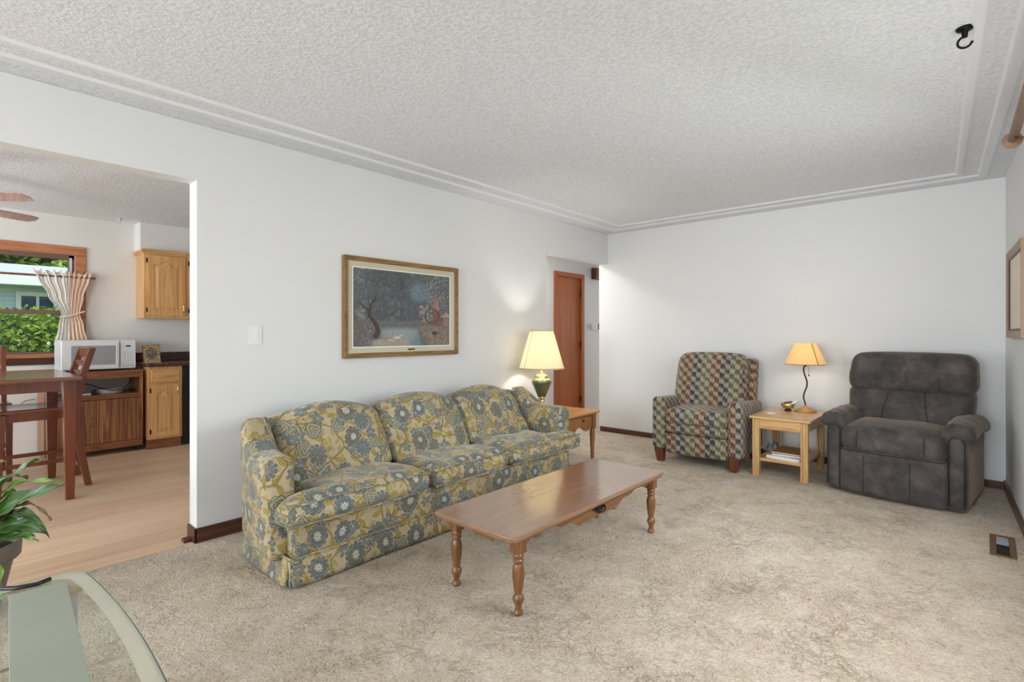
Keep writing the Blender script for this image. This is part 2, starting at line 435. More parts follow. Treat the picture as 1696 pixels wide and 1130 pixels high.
MT['white_paint'] = plain('white_exterior_paint', (226, 228, 230), .5, var=.02)
MT['dark_glass'] = plain('dark_window_pane', (44, 66, 96), .08, var=.3, sc=2)
def mk_fol():
    m = M('hedge_leaf', .45); n = m.noise(m.tc(), 9, 2); m.col(m.ramp(n, [(.3, (70, 108, 34)), (.5, (124, 158, 52)), (.7, (176, 196, 84))]))
    tr = m.nt.nodes.new('ShaderNodeBsdfTranslucent'); tr.inputs[0].default_value = lin((150, 180, 60))
    mx = m.nt.nodes.new('ShaderNodeMixShader'); mx.inputs[0].default_value = .25; out = m.nt.nodes['Material Output']
    m.nt.links.new(m.b.outputs[0], mx.inputs[1]); m.nt.links.new(tr.outputs[0], mx.inputs[2]); m.nt.links.new(mx.outputs[0], out.inputs[0]); return m.m
MT['foliage'] = mk_fol()
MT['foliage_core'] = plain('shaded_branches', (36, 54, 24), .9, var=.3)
MT['grass'] = plain('lawn_grass', (96, 128, 60), .95, var=.3, sc=6)
MT['roofing'] = plain('eave_board', (200, 200, 196), .7)
MT['vinyl_brown'] = plain('brown_vinyl_sash', (120, 92, 80), .5)
def mk_tile():
    m = M('floral_print_card', .4); uv = m.tc('UV'); x, y, z = m.sep(uv)
    v = m.vor(m.scale(uv, 9), 1, 1); 
    bc = m.mix(v['Distance'].lt(.35), (206, 178, 120), m.ramp(m.sep(v['Color'])[0], [(0, (176, 96, 70)), (.4, (96, 112, 60)), (.7, (200, 150, 60)), (1, (120, 96, 140))], 'CONSTANT'))
    dx = x - .5; dy = y - .5; r = (dx * dx + dy * dy).sqrt()
    c = m.mix(r.lt(.36), bc, m.mix(m.noise(uv, 8, 3).step(.4, .6), (92, 90, 88), (150, 146, 138)))
    dy2 = y - .34; r2 = (dx * dx + dy2 * dy2).sqrt()
    c = m.mix(r2.lt(.13), c, (150, 84, 50)); m.col(c); return m.m
MT['print'] = mk_tile()
def mk_vc():
    m = M('painted_canvas', .55); a = m.nt.nodes.new('ShaderNodeVertexColor'); a.layer_name = 'Col'
    m.col(S(m.nt, a.outputs[0])); m.bump(m.noise(m.tc(), 160, 3), .15, .002); return m.m
MT['canvas'] = mk_vc()
def mk_sketch():
    m = M('sepia_sketch_print', .35); v = m.tc(); n = m.noise(m.scale(v, (1, 2, 6)), 3, 5, .6, 1)
    m.col(m.mix(n.step(.55, .75) * .5, (222, 204, 178), (176, 148, 120))); return m.m
MT['sketch'] = mk_sketch()
MT['fan_wood'] = wood('washed_wood_blade', (150, 120, 112), (186, 160, 150), (206, 184, 174), 0, .4, 4)
MT['frostglass'] = mk_shade('frosted_fan_glass', (240, 240, 240), (255, 250, 240), .7, False)
MT['register'] = plain('taupe_metal_register', (120, 94, 62), .45, .4)

# ------------------------------------------------------------------ mesh helpers
class MB:
    def __init__(s, o=(0, 0, 0)): s.v = []; s.f = []; s.o = Vector(o); s.sm = []; s.uv = None
    def add(s, vs, fs, smooth=False):
        n = len(s.v); s.v += [Vector(p) - s.o for p in vs]; s.f += [tuple(i + n for i in f) for f in fs]
        s.sm += [smooth] * len(fs); return s
    def box(s, x0, x1, y0, y1, z0, z1, rot=None, piv=None):
        vs = [Vector((x, y, z)) for x in (x0, x1) for y in (y0, y1) for z in (z0, z1)]
        if rot is not None:
            c = Vector(piv) if piv is not None else Vector(((x0 + x1) / 2, (y0 + y1) / 2, (z0 + z1) / 2))
            vs = [rot @ (p - c) + c for p in vs]
        return s.add(vs, [(0, 1, 3, 2), (4, 6, 7, 5), (0, 4, 5, 1), (2, 3, 7, 6), (0, 2, 6, 4), (1, 5, 7, 3)])
    def prism(s, pts, axis, a, b, smooth=False):
        """pts 2-D outline; axis extruded from a to b; the other two axes in order xyz"""
        n = len(pts)
        def P(p, t):
            q = [0, 0, 0]; o = [i for i in range(3) if i != axis]; q[o[0]], q[o[1]] = p; q[axis] = t; return q
        vs = [P(p, a) for p in pts] + [P(p, b) for p in pts]
        fs = [tuple(range(n))[::-1], tuple(range(n, 2 * n))] + [(i, (i + 1) % n, n + (i + 1) % n, n + i) for i in range(n)]
        return s.add(vs, fs, smooth)
    def lathe(s, prof, c=(0, 0, 0), seg=32, smooth=True, cap=True, sx=1, sy=1):
        vs = []; fs = []
        for r, z in prof:
            for k in range(seg):
                a = 2 * PI * k / seg; vs.append((c[0] + r * math.cos(a) * sx, c[1] + r * math.sin(a) * sy, c[2] + z))
        for i in range(len(prof) - 1):
            for k in range(seg):
                k2 = (k + 1) % seg; fs.append((i * seg + k, i * seg + k2, (i + 1) * seg + k2, (i + 1) * seg + k))
        if cap:
            fs.append(tuple(range(seg))[::-1]); fs.append(tuple(range((len(prof) - 1) * seg, len(prof) * seg)))
        return s.add(vs, fs, smooth)
    def tube(s, pts, r, seg=8, smooth=True, cap=True):
        pts = [Vector(p) for p in pts]; rs = r if hasattr(r, '__len__') else [r] * len(pts)
        vs = []; fs = []; prev = None
        for i, p in enumerate(pts):
            t = (pts[min(i + 1, len(pts) - 1)] - pts[max(i - 1, 0)]).normalized()
            if prev is None:
                u = t.orthogonal().normalized()
            else:
                u = (prev - t * prev.dot(t)).normalized()
            prev = u; w = t.cross(u)
            for k in range(seg):
                a = 2 * PI * k / seg; vs.append(p + (u * math.cos(a) + w * math.sin(a)) * rs[i])
        for i in range(len(pts) - 1):
            for k in range(seg):
                k2 = (k + 1) % seg; fs.append((i * seg + k, i * seg + k2, (i + 1) * seg + k2, (i + 1) * seg + k))
        if cap:
            fs.append(tuple(range(seg))[::-1]); fs.append(tuple(range((len(pts) - 1) * seg, len(pts) * seg)))
        return s.add(vs, fs, smooth)
    def grid(s, fn, nu, nv, smooth=True, thick=0):
        vs = [fn(i / nu, j / nv) for j in range(nv + 1) for i in range(nu + 1)]
        fs = [(j * (nu + 1) + i, j * (nu + 1) + i + 1, (j + 1) * (nu + 1) + i + 1, (j + 1) * (nu + 1) + i) for j in range(nv) for i in range(nu)]
        return s.add(vs, fs, smooth)
    def rbox(s, c, size, r=.04, n=12, fn=None, inflate=0):
        """rounded, subdivided box; fn(p, q) moves points (q in -1..1)"""
        hx, hy, hz = [d / 2 for d in size]; key = {}; vs = []; fs = []
        def g(i, h):   # spacing denser at edges
            t = i / n * 2 - 1
            rr = min(r / h, .95)
            a = abs(t); k = .6
            a = a / k * (1 - rr) if a < k else (1 - rr) + (a - k) / (1 - k) * rr
            return math.copysign(a, t)
        def V(i, j, k):
            kk = (i, j, k)
            if kk in key: return key[kk]
            q = Vector((g(i, hx), g(j, hy), g(k, hz)))
            p = Vector((q.x * hx, q.y * hy, q.z * hz))
            inner = Vector((max(-hx + r, min(hx - r, p.x)), max(-hy + r, min(hy - r, p.y)), max(-hz + r, min(hz - r, p.z))))
            d = p - inner
            if d.length > 1e-9:
                # map cube-shell to sphere-shell
                mx = max(abs(d.x), abs(d.y), abs(d.z)); d = d.normalized() * mx
            p = inner + d
            if inflate:
                qx, qy, qz = [max(-1, min(1, t)) for t in (q.x, q.y, q.z)]
                p.x += math.copysign(inflate, qx) * abs(qx) ** 2 * (1 - qy ** 2) * (1 - qz ** 2)
                p.y += math.copysign(inflate, qy) * abs(qy) ** 2 * (1 - qx ** 2) * (1 - qz ** 2)
                p.z += math.copysign(inflate, qz) * abs(qz) ** 2 * (1 - qx ** 2) * (1 - qy ** 2)
            if fn: p = fn(p, q)
            key[kk] = len(vs); vs.append(Vector(c) + Vector(p)); return key[kk]
        for a in range(3):
            for side in (0, n):
                for i in range(n):
                    for j in range(n):
                        def idx(u, w):
                            t = [0, 0, 0]; o = [x for x in range(3) if x != a]; t[a] = side; t[o[0]] = u; t[o[1]] = w; return V(*t)
                        q = (idx(i, j), idx(i + 1, j), idx(i + 1, j + 1), idx(i, j + 1))
                        if (side == n) == (a == 1): q = q[::-1]
                        fs.append(q)
        return s.add(vs, fs, True)
    def build(s, name, mat, parent=None, smooth=None, bevel=0, boxuv=False, subsurf=0, seg=2, uvoff=(0, 0)):
        me = bpy.data.meshes.new(name); me.from_pydata([tuple(p) for p in s.v], [], s.f)
        for p, q in zip(me.polygons, s.sm): p.use_smooth = q if smooth is None else smooth
        me.materials.append(MT[mat] if isinstance(mat, str) else mat)
        me.update()
        bm = bmesh.new(); bm.from_mesh(me); bmesh.ops.recalc_face_normals(bm, faces=bm.faces); bm.to_mesh(me); bm.free()
        if boxuv:
            uvl = me.uv_layers.new(name='UVMap')
            for p in me.polygons:
                n = p.normal; ax, ay, az = abs(n.x), abs(n.y), abs(n.z)
                for li in p.loop_indices:
                    co = me.vertices[me.loops[li].vertex_index].co + s.o
                    if ax >= ay and ax >= az * .8: u, v = co.y, co.z
                    elif az > ay: u, v = co.y, -co.x + .45
                    else: u, v = co.x + 3.3, co.z
                    if boxuv == 'y':  # fronts face -Y
                        if ay >= ax and ay >= az * .8: u, v = co.x, co.z
                        elif az > ax: u, v = co.x, co.y + .35
                        else: u, v = co.y + 1.7, co.z
                    uvl.data[li].uv = (u + uvoff[0], v + uvoff[1])
        elif s.uv:
            uvl = me.uv_layers.new(name='UVMap')
            for l in me.loops: uvl.data[l.index].uv = s.uv[l.vertex_index]
        o = bpy.data.objects.new(name, me); C.objects.link(o)
        if parent is not None: o.parent = parent
        if parent is None and s.o.length: o.location = s.o
        if bevel:
            b = o.modifiers.new('bevel', 'BEVEL'); b.width = bevel; b.segments = seg; b.limit_method = 'ANGLE'; b.angle_limit = R(35)
            for p in me.polygons: p.use_smooth = True
            o.modifiers.new('wn', 'WEIGHTED_NORMAL').keep_sharp = True
        if subsurf:
            q = o.modifiers.new('sub', 'SUBSURF'); q.levels = q.render_levels = subsurf
        return o
def tag(o, label=None, cat=None, group=None, kind=None):
    if label: o['label'] = label
    if cat: o['category'] = cat
    if group: o['group'] = group
    if kind: o['kind'] = kind
    return o
def thing(name, label, cat, loc=(0, 0, 0), rz=0, group=None):
    o = bpy.data.objects.new(name, None); C.objects.link(o); o.location = loc; o.rotation_euler = (0, 0, rz)
    o.empty_display_size = .1
    return tag(o, label, cat, group)
def struct(name, mb, mat, **kw):
    o = mb.build(name, mat, **kw); o['kind'] = 'structure'; return o
def copy_tree(o, parent=None):
    c = o.copy(); C.objects.link(c)
    if parent is not None: c.parent = parent
    for ch in [x for x in bpy.data.objects if x.parent == o]: copy_tree(ch, c)
    return c

# ================================================================== THE SETTING
ZC = 2.44; YO = -4.545; T = .12; ZO = 2.11; ZH = 2.073
YF = -9.4                     # front wall (behind the camera)
XK = -3.67                    # kitchen outer wall
def wr(y): return 3.57 - .038 * y
# floors
MBx = MB(); MBx.prism([(-T / 2, YF), (wr(YF) + .1, YF), (wr(3) + .1, .02), (0.0, .02), (0.0, .2), (-.98, .2), (-.98, -1.3), (-T / 2, -1.3)], 2, -.1, 0)
struct('floor', MB().box(-T / 2 + .04, 4.1, YF, .05, -.1, 0), 'carpet')
struct('floor', MB().box(-1.1, -T / 2 + .04, -1.4, 4, -.1, 0), 'carpet')
struct('floor', MB().box(XK - .2, -T / 2 + .04, YF, -1.4, -.1, -.006), 'plank')
# sofa wall (x = 0): solid piece + header over both openings
m = MB(); m.prism([(YO, 0), (-1.231, 0), (-1.231, ZH), (.0, ZH), (.0, ZC), (YF, ZC), (YF, ZO), (YO, ZO)], 0, -T, 0)
struct('wall_left', m, 'wall', bevel=.004)
# far wall (y = 0) from the hall corner to the right corner
struct('wall_back', MB().box(-T, 3.75, 0, .12, 0, ZC), 'wall')
# right wall with big window opening, slightly turned
WY0, WY1, WZ0, WZ1 = -4.1, -2.0, .75, 2.12
def rpt(y, z, d=0): return (wr(y) + d, y, z)
m = MB()
def rbx(m, y0, y1, z0, z1, d0=0, d1=.14):
    vs = [rpt(y, z, d) for d in (d0, d1) for y in (y0, y1) for z in (z0, z1)]
    m.add(vs, [(0, 1, 3, 2), (4, 6, 7, 5), (0, 4, 5, 1), (2, 3, 7, 6), (0, 2, 6, 4), (1, 5, 7, 3)])
rbx(m, YF, WY0, 0, ZC); rbx(m, WY1, .1, 0, ZC); rbx(m, WY0, WY1, 0, WZ0); rbx(m, WY0, WY1, WZ1, ZC)
struct('wall_right', m, 'wall')
# front wall behind the camera with window and an added patio door opening
m = MB(); y0, y1 = YF - .14, YF
for a in ((XK - .2, -3.1, 0, ZC), (-3.1, -.5, 2.1, ZC), (-.5, 1.4, 0, ZC), (1.4, 3.5, 0, .7), (1.4, 3.5, 2.3, ZC), (3.5, 4.1, 0, ZC)):
    m.box(a[0], a[1], y0, y1, a[2], a[3])
struct('wall_front', m, 'wall')
# kitchen outer wall with window
KY1, KY0, KZ0, KZ1 = -4.56, -6.1, 1.0, 2.035
m = MB()
for a in ((YF, KY0, 0, ZC), (KY1, -1.3, 0, ZC), (KY0, KY1, 0, KZ0), (KY0, KY1, KZ1, ZC)): m.box(XK - .14, XK, a[0], a[1], a[2], a[3])
struct('wall_kitchen', m, 'kwall')
struct('wall_kitchen_side', MB().box(XK, -1.1, -1.45, -1.3, 0, ZC), 'kwall')
# hall walls
m = MB(); m.box(-1.1, -.98, -1.45, .29, 0, ZC).box(-1.1, -.98, .87, 4.2, 0, ZC).box(-1.1, -.98, .29, .87, 2.03, ZC)
struct('wall_hall', m, 'wall')
struct('wall_hall_side', MB().box(-.98, -T, -1.45, -1.38, 0, ZC), 'wall')
struct('wall_hall_right', MB().box(-T, 0, .12, 4.2, 0, ZC), 'wall')
# ceilings
struct('ceiling', MB().box(-T, 4.1, YF, .1, ZC, ZC + .1), 'ceiling')
struct('ceiling', MB().box(XK - .14, -T, YF, -1.38, ZC, ZC + .1), 'ceiling')
struct('ceiling', MB().box(-1.1, -T, -1.38, 4.2, ZC, ZC + .1), 'ceiling')
# two raised decorative bands round the living-room ceiling
for i, (a, b) in enumerate(((.14, .235), (.33, .40))):
    m = MB(); h = .012
    def ring(d, z):
        dr = d * .75 if d < .3 else d * .8 - .01
        return [(d, -d, z), (wr(-d) - dr, -d, z), (wr(YF) - dr, YF, z), (d, YF, z)]
    rs = [ring(a, ZC + .001), ring(a + .018, ZC - h), ring(b - .018, ZC - h), ring(b, ZC + .001)]
    vs = sum(rs, []); fs = []
    for k in range(3):
        for q, w in ((3, 0), (0, 1), (1, 2)):
            fs.append((k * 4 + q, k * 4 + w, k * 4 + 4 + w, k * 4 + 4 + q))
    m.add(vs, fs)
    struct('trim_%d' % (i + 1), m, 'ceiling_smooth')
# baseboards
def baseb(m, x0, x1, y0, y1, h=.082): m.box(x0, x1, y0, y1, 0, h)
m = MB(); m.box(0, .014, YO - .014, -1.2, 0, .085); struct('baseboard_left', m, 'base', bevel=.004)
m = MB(); m.box(-T, .014, YO - .014, YO, 0, .085); struct('baseboard_jamb', m, 'base', bevel=.004)
m = MB(); m.box(-.1, -.0, -.0135, 0, 0, .06); m.box(0, 3.6, -.014, 0, 0, .06); struct('baseboard_back', m, 'base', bevel=.004)
m = MB(); rbx(m, YF, -.01, 0, .075, -.014, 0); struct('baseboard_right', m, 'base', bevel=.004)
# little threshold stop at the jamb
struct('trim_3', MB().box(-.085, -.03, YO - .055, YO - .014, 0, .022), 'base', bevel=.004)
struct('trim_4', MB().box(-.03, -.012, YF, YO - .014, -.004, .004), 'plank', bevel=.002)

# eaves over the windows (shade the panes)
struct('trim_5', MB().box(3.9, 4.9, YF - .6, .6, 2.5, 2.62), 'roofing')  # unseen overhang, added to keep sun patches off the living-room carpet
struct('trim_6', MB().box(XK - .95, XK - .14, YF, -1.3, 2.5, 2.62), 'roofing')
struct('trim_7', MB().box(-4.6, 4.9, YF - .9, YF - .14, 2.5, 2.62), 'roofing')

# window_1: living room window in the right wall
w = MB(); rbx(w, WY0, WY1, WZ1 - .05, WZ1, .04, .1); rbx(w, WY0, WY1, WZ0, WZ0 + .05, .04, .1)
for y in (WY0, WY0 + .68, WY1 - .73, WY1 - .05): rbx(w, y, y + .05, WZ0, WZ1, .04, .1)
win1 = struct('window_1', w, 'trimwood')
g = MB(); rbx(g, WY0, WY1, WZ0, WZ1, .068, .072); g.build('pane', 'glass', win1)
# window_2: front window;  door_2: made-up patio door for the kitchen fill (both behind the camera)
w = MB(); yy = YF - .1
for a in ((1.4, 1.45, .7, 2.3), (3.45, 3.5, .7, 2.3), (1.4, 3.5, .7, .75), (1.4, 3.5, 2.25, 2.3), (2.42, 2.48, .7, 2.3)): w.box(a[0], a[1], yy, yy + .05, a[2], a[3])
win2 = struct('window_2', w, 'trimwood'); MB().box(1.4, 3.5, yy + .02, yy + .025, .7, 2.3).build('pane', 'glass', win2)
w = MB()
for a in ((-3.1, -3.04, 0, 2.1), (-.56, -.5, 0, 2.1), (-3.1, -.5, 0, .06), (-3.1, -.5, 2.04, 2.1), (-1.84, -1.76, 0, 2.1)): w.box(a[0], a[1], yy, yy + .05, a[2], a[3])
d2 = struct('door_2', w, 'white_paint'); MB().box(-3.1, -.5, yy + .02, yy + .025, 0, 2.1).build('pane', 'glass', d2)

# window_3: kitchen window
w = MB(); x0, x1 = XK - .001, XK + .02
w.box(x0, x1, KY0 - .09, KY1 + .09, KZ1, KZ1 + .09).box(x0, x1, KY1, KY1 + .09, KZ0, KZ1).box(x0, x1, KY0 - .09, KY0, KZ0, KZ1)
win3 = struct('window_3', w, 'trimwood', bevel=.004)
MB().box(XK, XK + .045, KY0 - .09, KY1 + .1, KZ0 - .03, KZ0 + .012).build('window_sill', 'trimwood', win3, bevel=.004)
MB().box(XK, XK + .018, KY0 - .06, KY1 + .07, KZ0 - .1, KZ0 - .03).build('apron', 'base', win3, bevel=.003)  # dark band directly below the sill
f = MB(); xs0, xs1 = XK - .1, XK - .02
f.box(xs0, xs1, KY0, KY1, KZ1 - .045, KZ1).box(xs0, xs1, KY1 - .045, KY1, KZ0, KZ1).box(xs0, xs1, KY0, KY0 + .045, KZ0, KZ1).box(xs0, xs1, KY0, KY1, KZ0, KZ0 + .03)
f.box(xs0, xs1, KY0, KY1, 1.415, 1.455)
f.build('sash', 'vinyl_brown', win3, bevel=.003)
MB().box(XK - .02, XK - .005, KY1 - .04, KY1 - .022, KZ0 + .03, KZ1 - .03).build('sash_track', 'white_plastic', win3)
MB().box(XK - .062, XK - .058, KY0, KY1, KZ0, KZ1).build('pane', 'glass', win3)

# door_1: hall door with casing
d = MB(); xw = -.98
d.box(xw - .02, xw + .022, .197, .262, 0, 2.09).box(xw - .02, xw + .022, .865, .935, 0, 2.09).box(xw - .02, xw + .022, .262, .865, 2.03, 2.09)
d.box(xw - .12, xw, .285, .295, 0, 2.03).box(xw - .12, xw, .865, .875, 0, 2.03)
door = struct('door_1', d, 'door', bevel=.004)
MB().box(xw - .045, xw - .008, .29, .87, .01, 2.03).build('door_leaf', 'door', door, bevel=.002)
for z in (.25, 1.05, 1.8):
    MB().box(xw - .012, xw + .028, .845, .869, z - .045, z + .045).lathe([(.007, -.05), (.007, .05)], (xw + .012, .866, z), 10).build('hinge', 'brass_dull', door)

# switch plate, chime, thermostat
def plate(name, label, x, y, z, w, h, mat='white_plastic'):
    t = thing(name, label, 'switch', (x, y, z))
    MB().box(0, .006, -w / 2, w / 2, -h / 2, h / 2).build('cover_plate', mat, t, bevel=.002)
    MB().box(.006, .011, -.012, .012, -.032, .032).build('rocker', 'cream_plastic', t, bevel=.001)
plate('light_switch', 'white rocker light switch on the wall left of the sofa painting', 0, -4.215, 1.21, .078, .12)
plate('wall_outlet', 'small white outlet plate under the oak upper cabinet', XK, -3.44, 1.12, .075, .115)
t = thing('door_chime', 'dark wooden door chime box high on the hall wall', 'door chime', (-.98, 1.25, 2.13))
MB().box(0, .085, -.1, .1, -.085, .085).build('housing', 'base', t, bevel=.004)
MB().box(.085, .09, -.07, .07, -.06, .06).build('grille', 'brass_dull', t, bevel=.002)
t = thing('thermostat', 'small white thermostat on the hall wall right of the door', 'thermostat', (-.98, 1.21, 1.32))
MB().box(0, .03, -.07, .07, -.045, .045).build('housing', 'white_plastic', t, bevel=.006)
MB().box(.03, .034, -.03, .03, -.014, .02).build('display', 'grey_plastic', t)
tag(MB((-.98, 1.39, 1.325)).box(-.98, -.95, 1.345, 1.43, 1.28, 1.37).build('wood_block', 'pine_v', bevel=.005), 'small brown wooden block beside the white thermostat', 'wall plaque')

# floor register
t = thing('floor_register', 'brown metal heating register set in the carpet by the right wall', 'vent', (3.505, -1.505, 0), R(-1))
m = MB(); m.box(-.055, -.028, -.2, .2, 0, .006).box(.028, .055, -.2, .2, 0, .006).box(-.028, .028, -.2, -.17, 0, .006).box(-.028, .028, .17, .2, 0, .006); m.build('frame', 'register', t, bevel=.002)
MB().box(-.028, .028, -.17, .17, 0, .0015).build('duct', 'black', t)
for k in range(9): 
    MB().box(-.026, .026, -.155 + k * .037, -.137 + k * .037, .001, .005).build('slat', 'alu' if k > 4 else 'bronze', t)

# ceiling hooks
def hook(name, label, x, y, z, s, mat):
    t = thing(name, label, 'hook', (x, y, z))
    MB().lathe([(.024 * s, 0), (.022 * s, -.006 * s), (.009 * s, -.012 * s), (.007 * s, -.03 * s)], (0, 0, 0), 20).build('rosette', mat, t)
    pts = []
    for k in range(13):
        a = R(90 - k * 21); pts.append((.018 * s * math.cos(a) * -1, 0, -.045 * s + .018 * s * math.sin(a)))
    m = MB(); m.tube([(0, 0, -.02 * s)] + pts, .0035 * s, 8); m.lathe([(.001, .005 * s), (.005 * s, 0), (.001, -.005 * s)], pts[-1], 8); m.build('hook_arm', mat, t)
hook('ceiling_hook', 'black metal swag hook screwed to the popcorn ceiling', 3.352, -2.83, ZC, 1.25, 'iron')
hook('ceiling_hook', 'small pale hook in the kitchen ceiling near the oak cabinet', -3.4, -4.226, ZC, 1.1, 'grey_plastic')

# ================================================================== PAINTING
def value_noise(nx, ny, fx, fy, seed):
    rs = np.random.RandomState(seed); g = rs.rand(int(fy) + 2, int(fx) + 2)
    X, Y = np.meshgrid(np.linspace(0, fx, nx, endpoint=False), np.linspace(0, fy, ny, endpoint=False))
    i = X.astype(int); j = Y.astype(int); u = X - i; v = Y - j; u = u * u * (3 - 2 * u); v = v * v * (3 - 2 * v)
    return (g[j, i] * (1 - u) + g[j, i + 1] * u) * (1 - v) + (g[j + 1, i] * (1 - u) + g[j + 1, i + 1] * u) * v
def painting_colors(nx, ny):
    X, Y = np.meshgrid(np.linspace(0, 1, nx), np.linspace(0, 1, ny))   # Y up
    A = lambda c: np.array(c, float) / 255
    n1 = value_noise(nx, ny, 9, 7, 1); n2 = .6 * value_noise(nx, ny, 30, 24, 2) + .4 * value_noise(nx, ny, 70, 50, 12); n3 = .5 * value_noise(nx, ny, 90, 60, 3) + .5 * value_noise(nx, ny, 150, 100, 13); nv = .6 * value_noise(nx, ny, 110, 14, 4) + .4 * value_noise(nx, ny, 60, 40, 14)
    img = np.zeros((ny, nx, 3)); img[:] = A((70, 78, 84)); put0 = ((Y - .35) * .9 * (1 - X)).clip(0, 1)[..., None]; img = img * (1 - put0 * .5) + A((132, 142, 146)) * put0 * .5
    def put(mask, c, a=1.0):
        a = (np.clip(mask, 0, 1) * a)[..., None]; img[:] = img * (1 - a) + np.array(c).reshape(-1)[-3:] / 255. * a if not isinstance(c, np.ndarray) or c.ndim == 1 else img * (1 - a) + c * a
    ss = lambda x, a, b: np.clip((x - a) / (b - a), 0, 1)
    # hanging foliage
    fol = .5 * n2 + .5 * nv
    put(ss(fol, .35, .75), (100, 106, 106), .8); put(ss(fol * n1 * 2 + n3 * .3, .7, 1.1), (150, 152, 142), .7); put(ss(n3 * n1, .35, .6) * ss(.3 - X, 0, .2) * ss(Y, .5, .7), (172, 172, 160), .6)
    put(ss(.25 - np.abs(X - .33), 0, .1) * ss(Y, .3, .6) * ss(n1, .3, .8), (56, 62, 68), .7)
    # blue sky hole
    put(ss(.11 + .05 * n1 - np.hypot((X - .65) * .9, (Y - .73) * .7), 0, .05) * (.45 + .55 * ss(n3, .25, .5)), (100, 132, 146), .85)
    # right grey trees
    put(ss(X + .25 * n2, .8, .95) * ss(Y, .4, .6) * ss(n3, .35, .7), (138, 138, 126), .8)
    # distance darkness and ground
    put(ss(.34 + .06 * n2 - Y, 0, .03), (104, 98, 92))
    # pond
    pond = ss(.3 + .05 * n2 - Y, 0, .03) * ss(X - .22 - .15 * (Y < .12), 0, .05) * ss(.62 + .3 * (.3 - Y) * .6 + .03 * n2 - X, 0, .03)
    put(pond, (120, 136, 142)); put(pond * ss(.2 - np.hypot((X - .45) * .9, Y - .17), 0, .1), (150, 160, 160), .8)
    put(pond * ss(.1 - np.hypot((X - .65), (Y - .05) * .9), 0, .06), (92, 134, 154), .8)
    put(pond * ss(Y + .05 * n3, .24, .3), (70, 78, 86), .7)
    # near bank left
    put(ss(.32 + .05 * n2 - Y, 0, .02) * ss(.24 + .04 * n2 - X, 0, .03), (100, 92, 92))
    put(ss(n2 * n3, .3, .5) * ss(.38 - Y, 0, .05) * ss(.25 - X, 0, .05), (170, 126, 124), .6)
    put(ss(.085 - np.abs(Y - .05 + (X - .38) ** 2 * .9), 0, .03) * ss(.56 - X, 0, .04) * ss(X, .14, .2), (168, 152, 128))
    # stones
    for x, y, w in ((.42, .12, .045), (.46, .15, .02), (.36, .09, .03)):
        put(ss(1 - np.hypot((X - x) / w, (Y - y) / (w * .4)), 0, .3), (206, 202, 184))
    # tree trunk
    def stroke(pts, w0, w1, c):
        for k in range(len(pts) - 1):
            (x0, y0), (x1, y1) = pts[k], pts[k + 1]
            t = np.clip(((X - x0) * (x1 - x0) + (Y - y0) * (y1 - y0)) / ((x1 - x0) ** 2 + (y1 - y0) ** 2), 0, 1)
            d = np.hypot(X - x0 - t * (x1 - x0), (Y - y0 - t * (y1 - y0)) * .75)
            f = (k + t) / (len(pts) - 1); put(ss((w0 + (w1 - w0) * f) - d, 0, .004), c)
    br = (60, 48, 46)
    stroke([(.21, .14), (.235, .2), (.21, .3), (.15, .4), (.15, .48)], .028, .016, br)
    stroke([(.15, .44), (.17, .55), (.21, .62), (.22, .72)], .014, .004, br); stroke([(.15, .46), (.1, .52), (.04, .58)], .012, .004, br)
    stroke([(.16, .5), (.14, .6), (.15, .68)], .009, .003, br); stroke([(.17, .56), (.25, .62), (.28, .68)], .007, .002, br)
    # far-bank house and wheel
    put(ss(n2 * 1.2, .4, .8) * ss(.06 - np.abs(X - .7), 0, .02) * ss(.14 - np.abs(Y - .46), 0, .03), (150, 140, 126))
    put(((X > .8) & (X < .89) & (Y < .5) & (Y > .28)).astype(float), (134, 80, 70))
    put(((np.abs(X - .835) < (.7 - Y) * .22) & (Y > .5) & (Y < .7)).astype(float), (176, 104, 92))
    put(((X > .92) & (X < .99) & (Y < .42) & (Y > .27)).astype(float), (150, 112, 96)); put(((np.abs(X - .955) < (.49 - Y) * .7) & (Y > .41) & (Y < .49)).astype(float), (184, 140, 124))
    rr = np.hypot((X - .79) * 1.3, Y - .42); th = np.arctan2(Y - .42, (X - .79) * 1.3)
    put(ss(.012 - np.abs(rr - .1), 0, .005), (84, 62, 54)); put(((rr < .1) & (np.abs(np.sin(th * 5)) < .16)).astype(float), (96, 72, 60))
    # right bank
    bank = ss(.27 + .04 * n2 - Y, 0, .02) * ss(X - .62 - .5 * (.27 - Y), 0, .03)
    put(bank, (124, 104, 90)); put(bank * ss(n3, .4, .7), (160, 138, 116), .7)
    put(ss(.035 - np.hypot(X - .82, Y - .18), 0, .01), (66, 58, 56)); put(bank * ss(n2, .6, .8) * ss(.1 - Y, 0, .05), (182, 104, 80), .8)
    img *= (.86 + .28 * n3[..., None]); g = img.mean(2, keepdims=True); img = g + (img - g) * .75; img = .05 + img * .9; return np.clip(img, 0, 1)
t = thing('framed_painting', 'framed landscape painting of willow, pond and red mill above the sofa', 'painting', (0, -3.07, 1.41))
PW, PH = 1.09, .742
def frame_ring(w, h, b, x0, x1, xi=None):
    m = MB(); o = [(-w / 2, -h / 2), (w / 2, -h / 2), (w / 2, h / 2), (-w / 2, h / 2)]; i = [(-w / 2 + b, -h / 2 + b), (w / 2 - b, -h / 2 + b), (w / 2 - b, h / 2 - b), (-w / 2 + b, h / 2 - b)]
    xi = x1 if xi is None else xi
    vs = [(x0, *p) for p in o] + [(x1, *p) for p in o] + [(xi, *p) for p in i] + [(x0, *p) for p in i]; fs = []
    for k in range(3):
        for q in range(4): fs.append((k * 4 + q, k * 4 + (q + 1) % 4, k * 4 + 4 + (q + 1) % 4, k * 4 + 4 + q))
    return m.add(vs, fs)
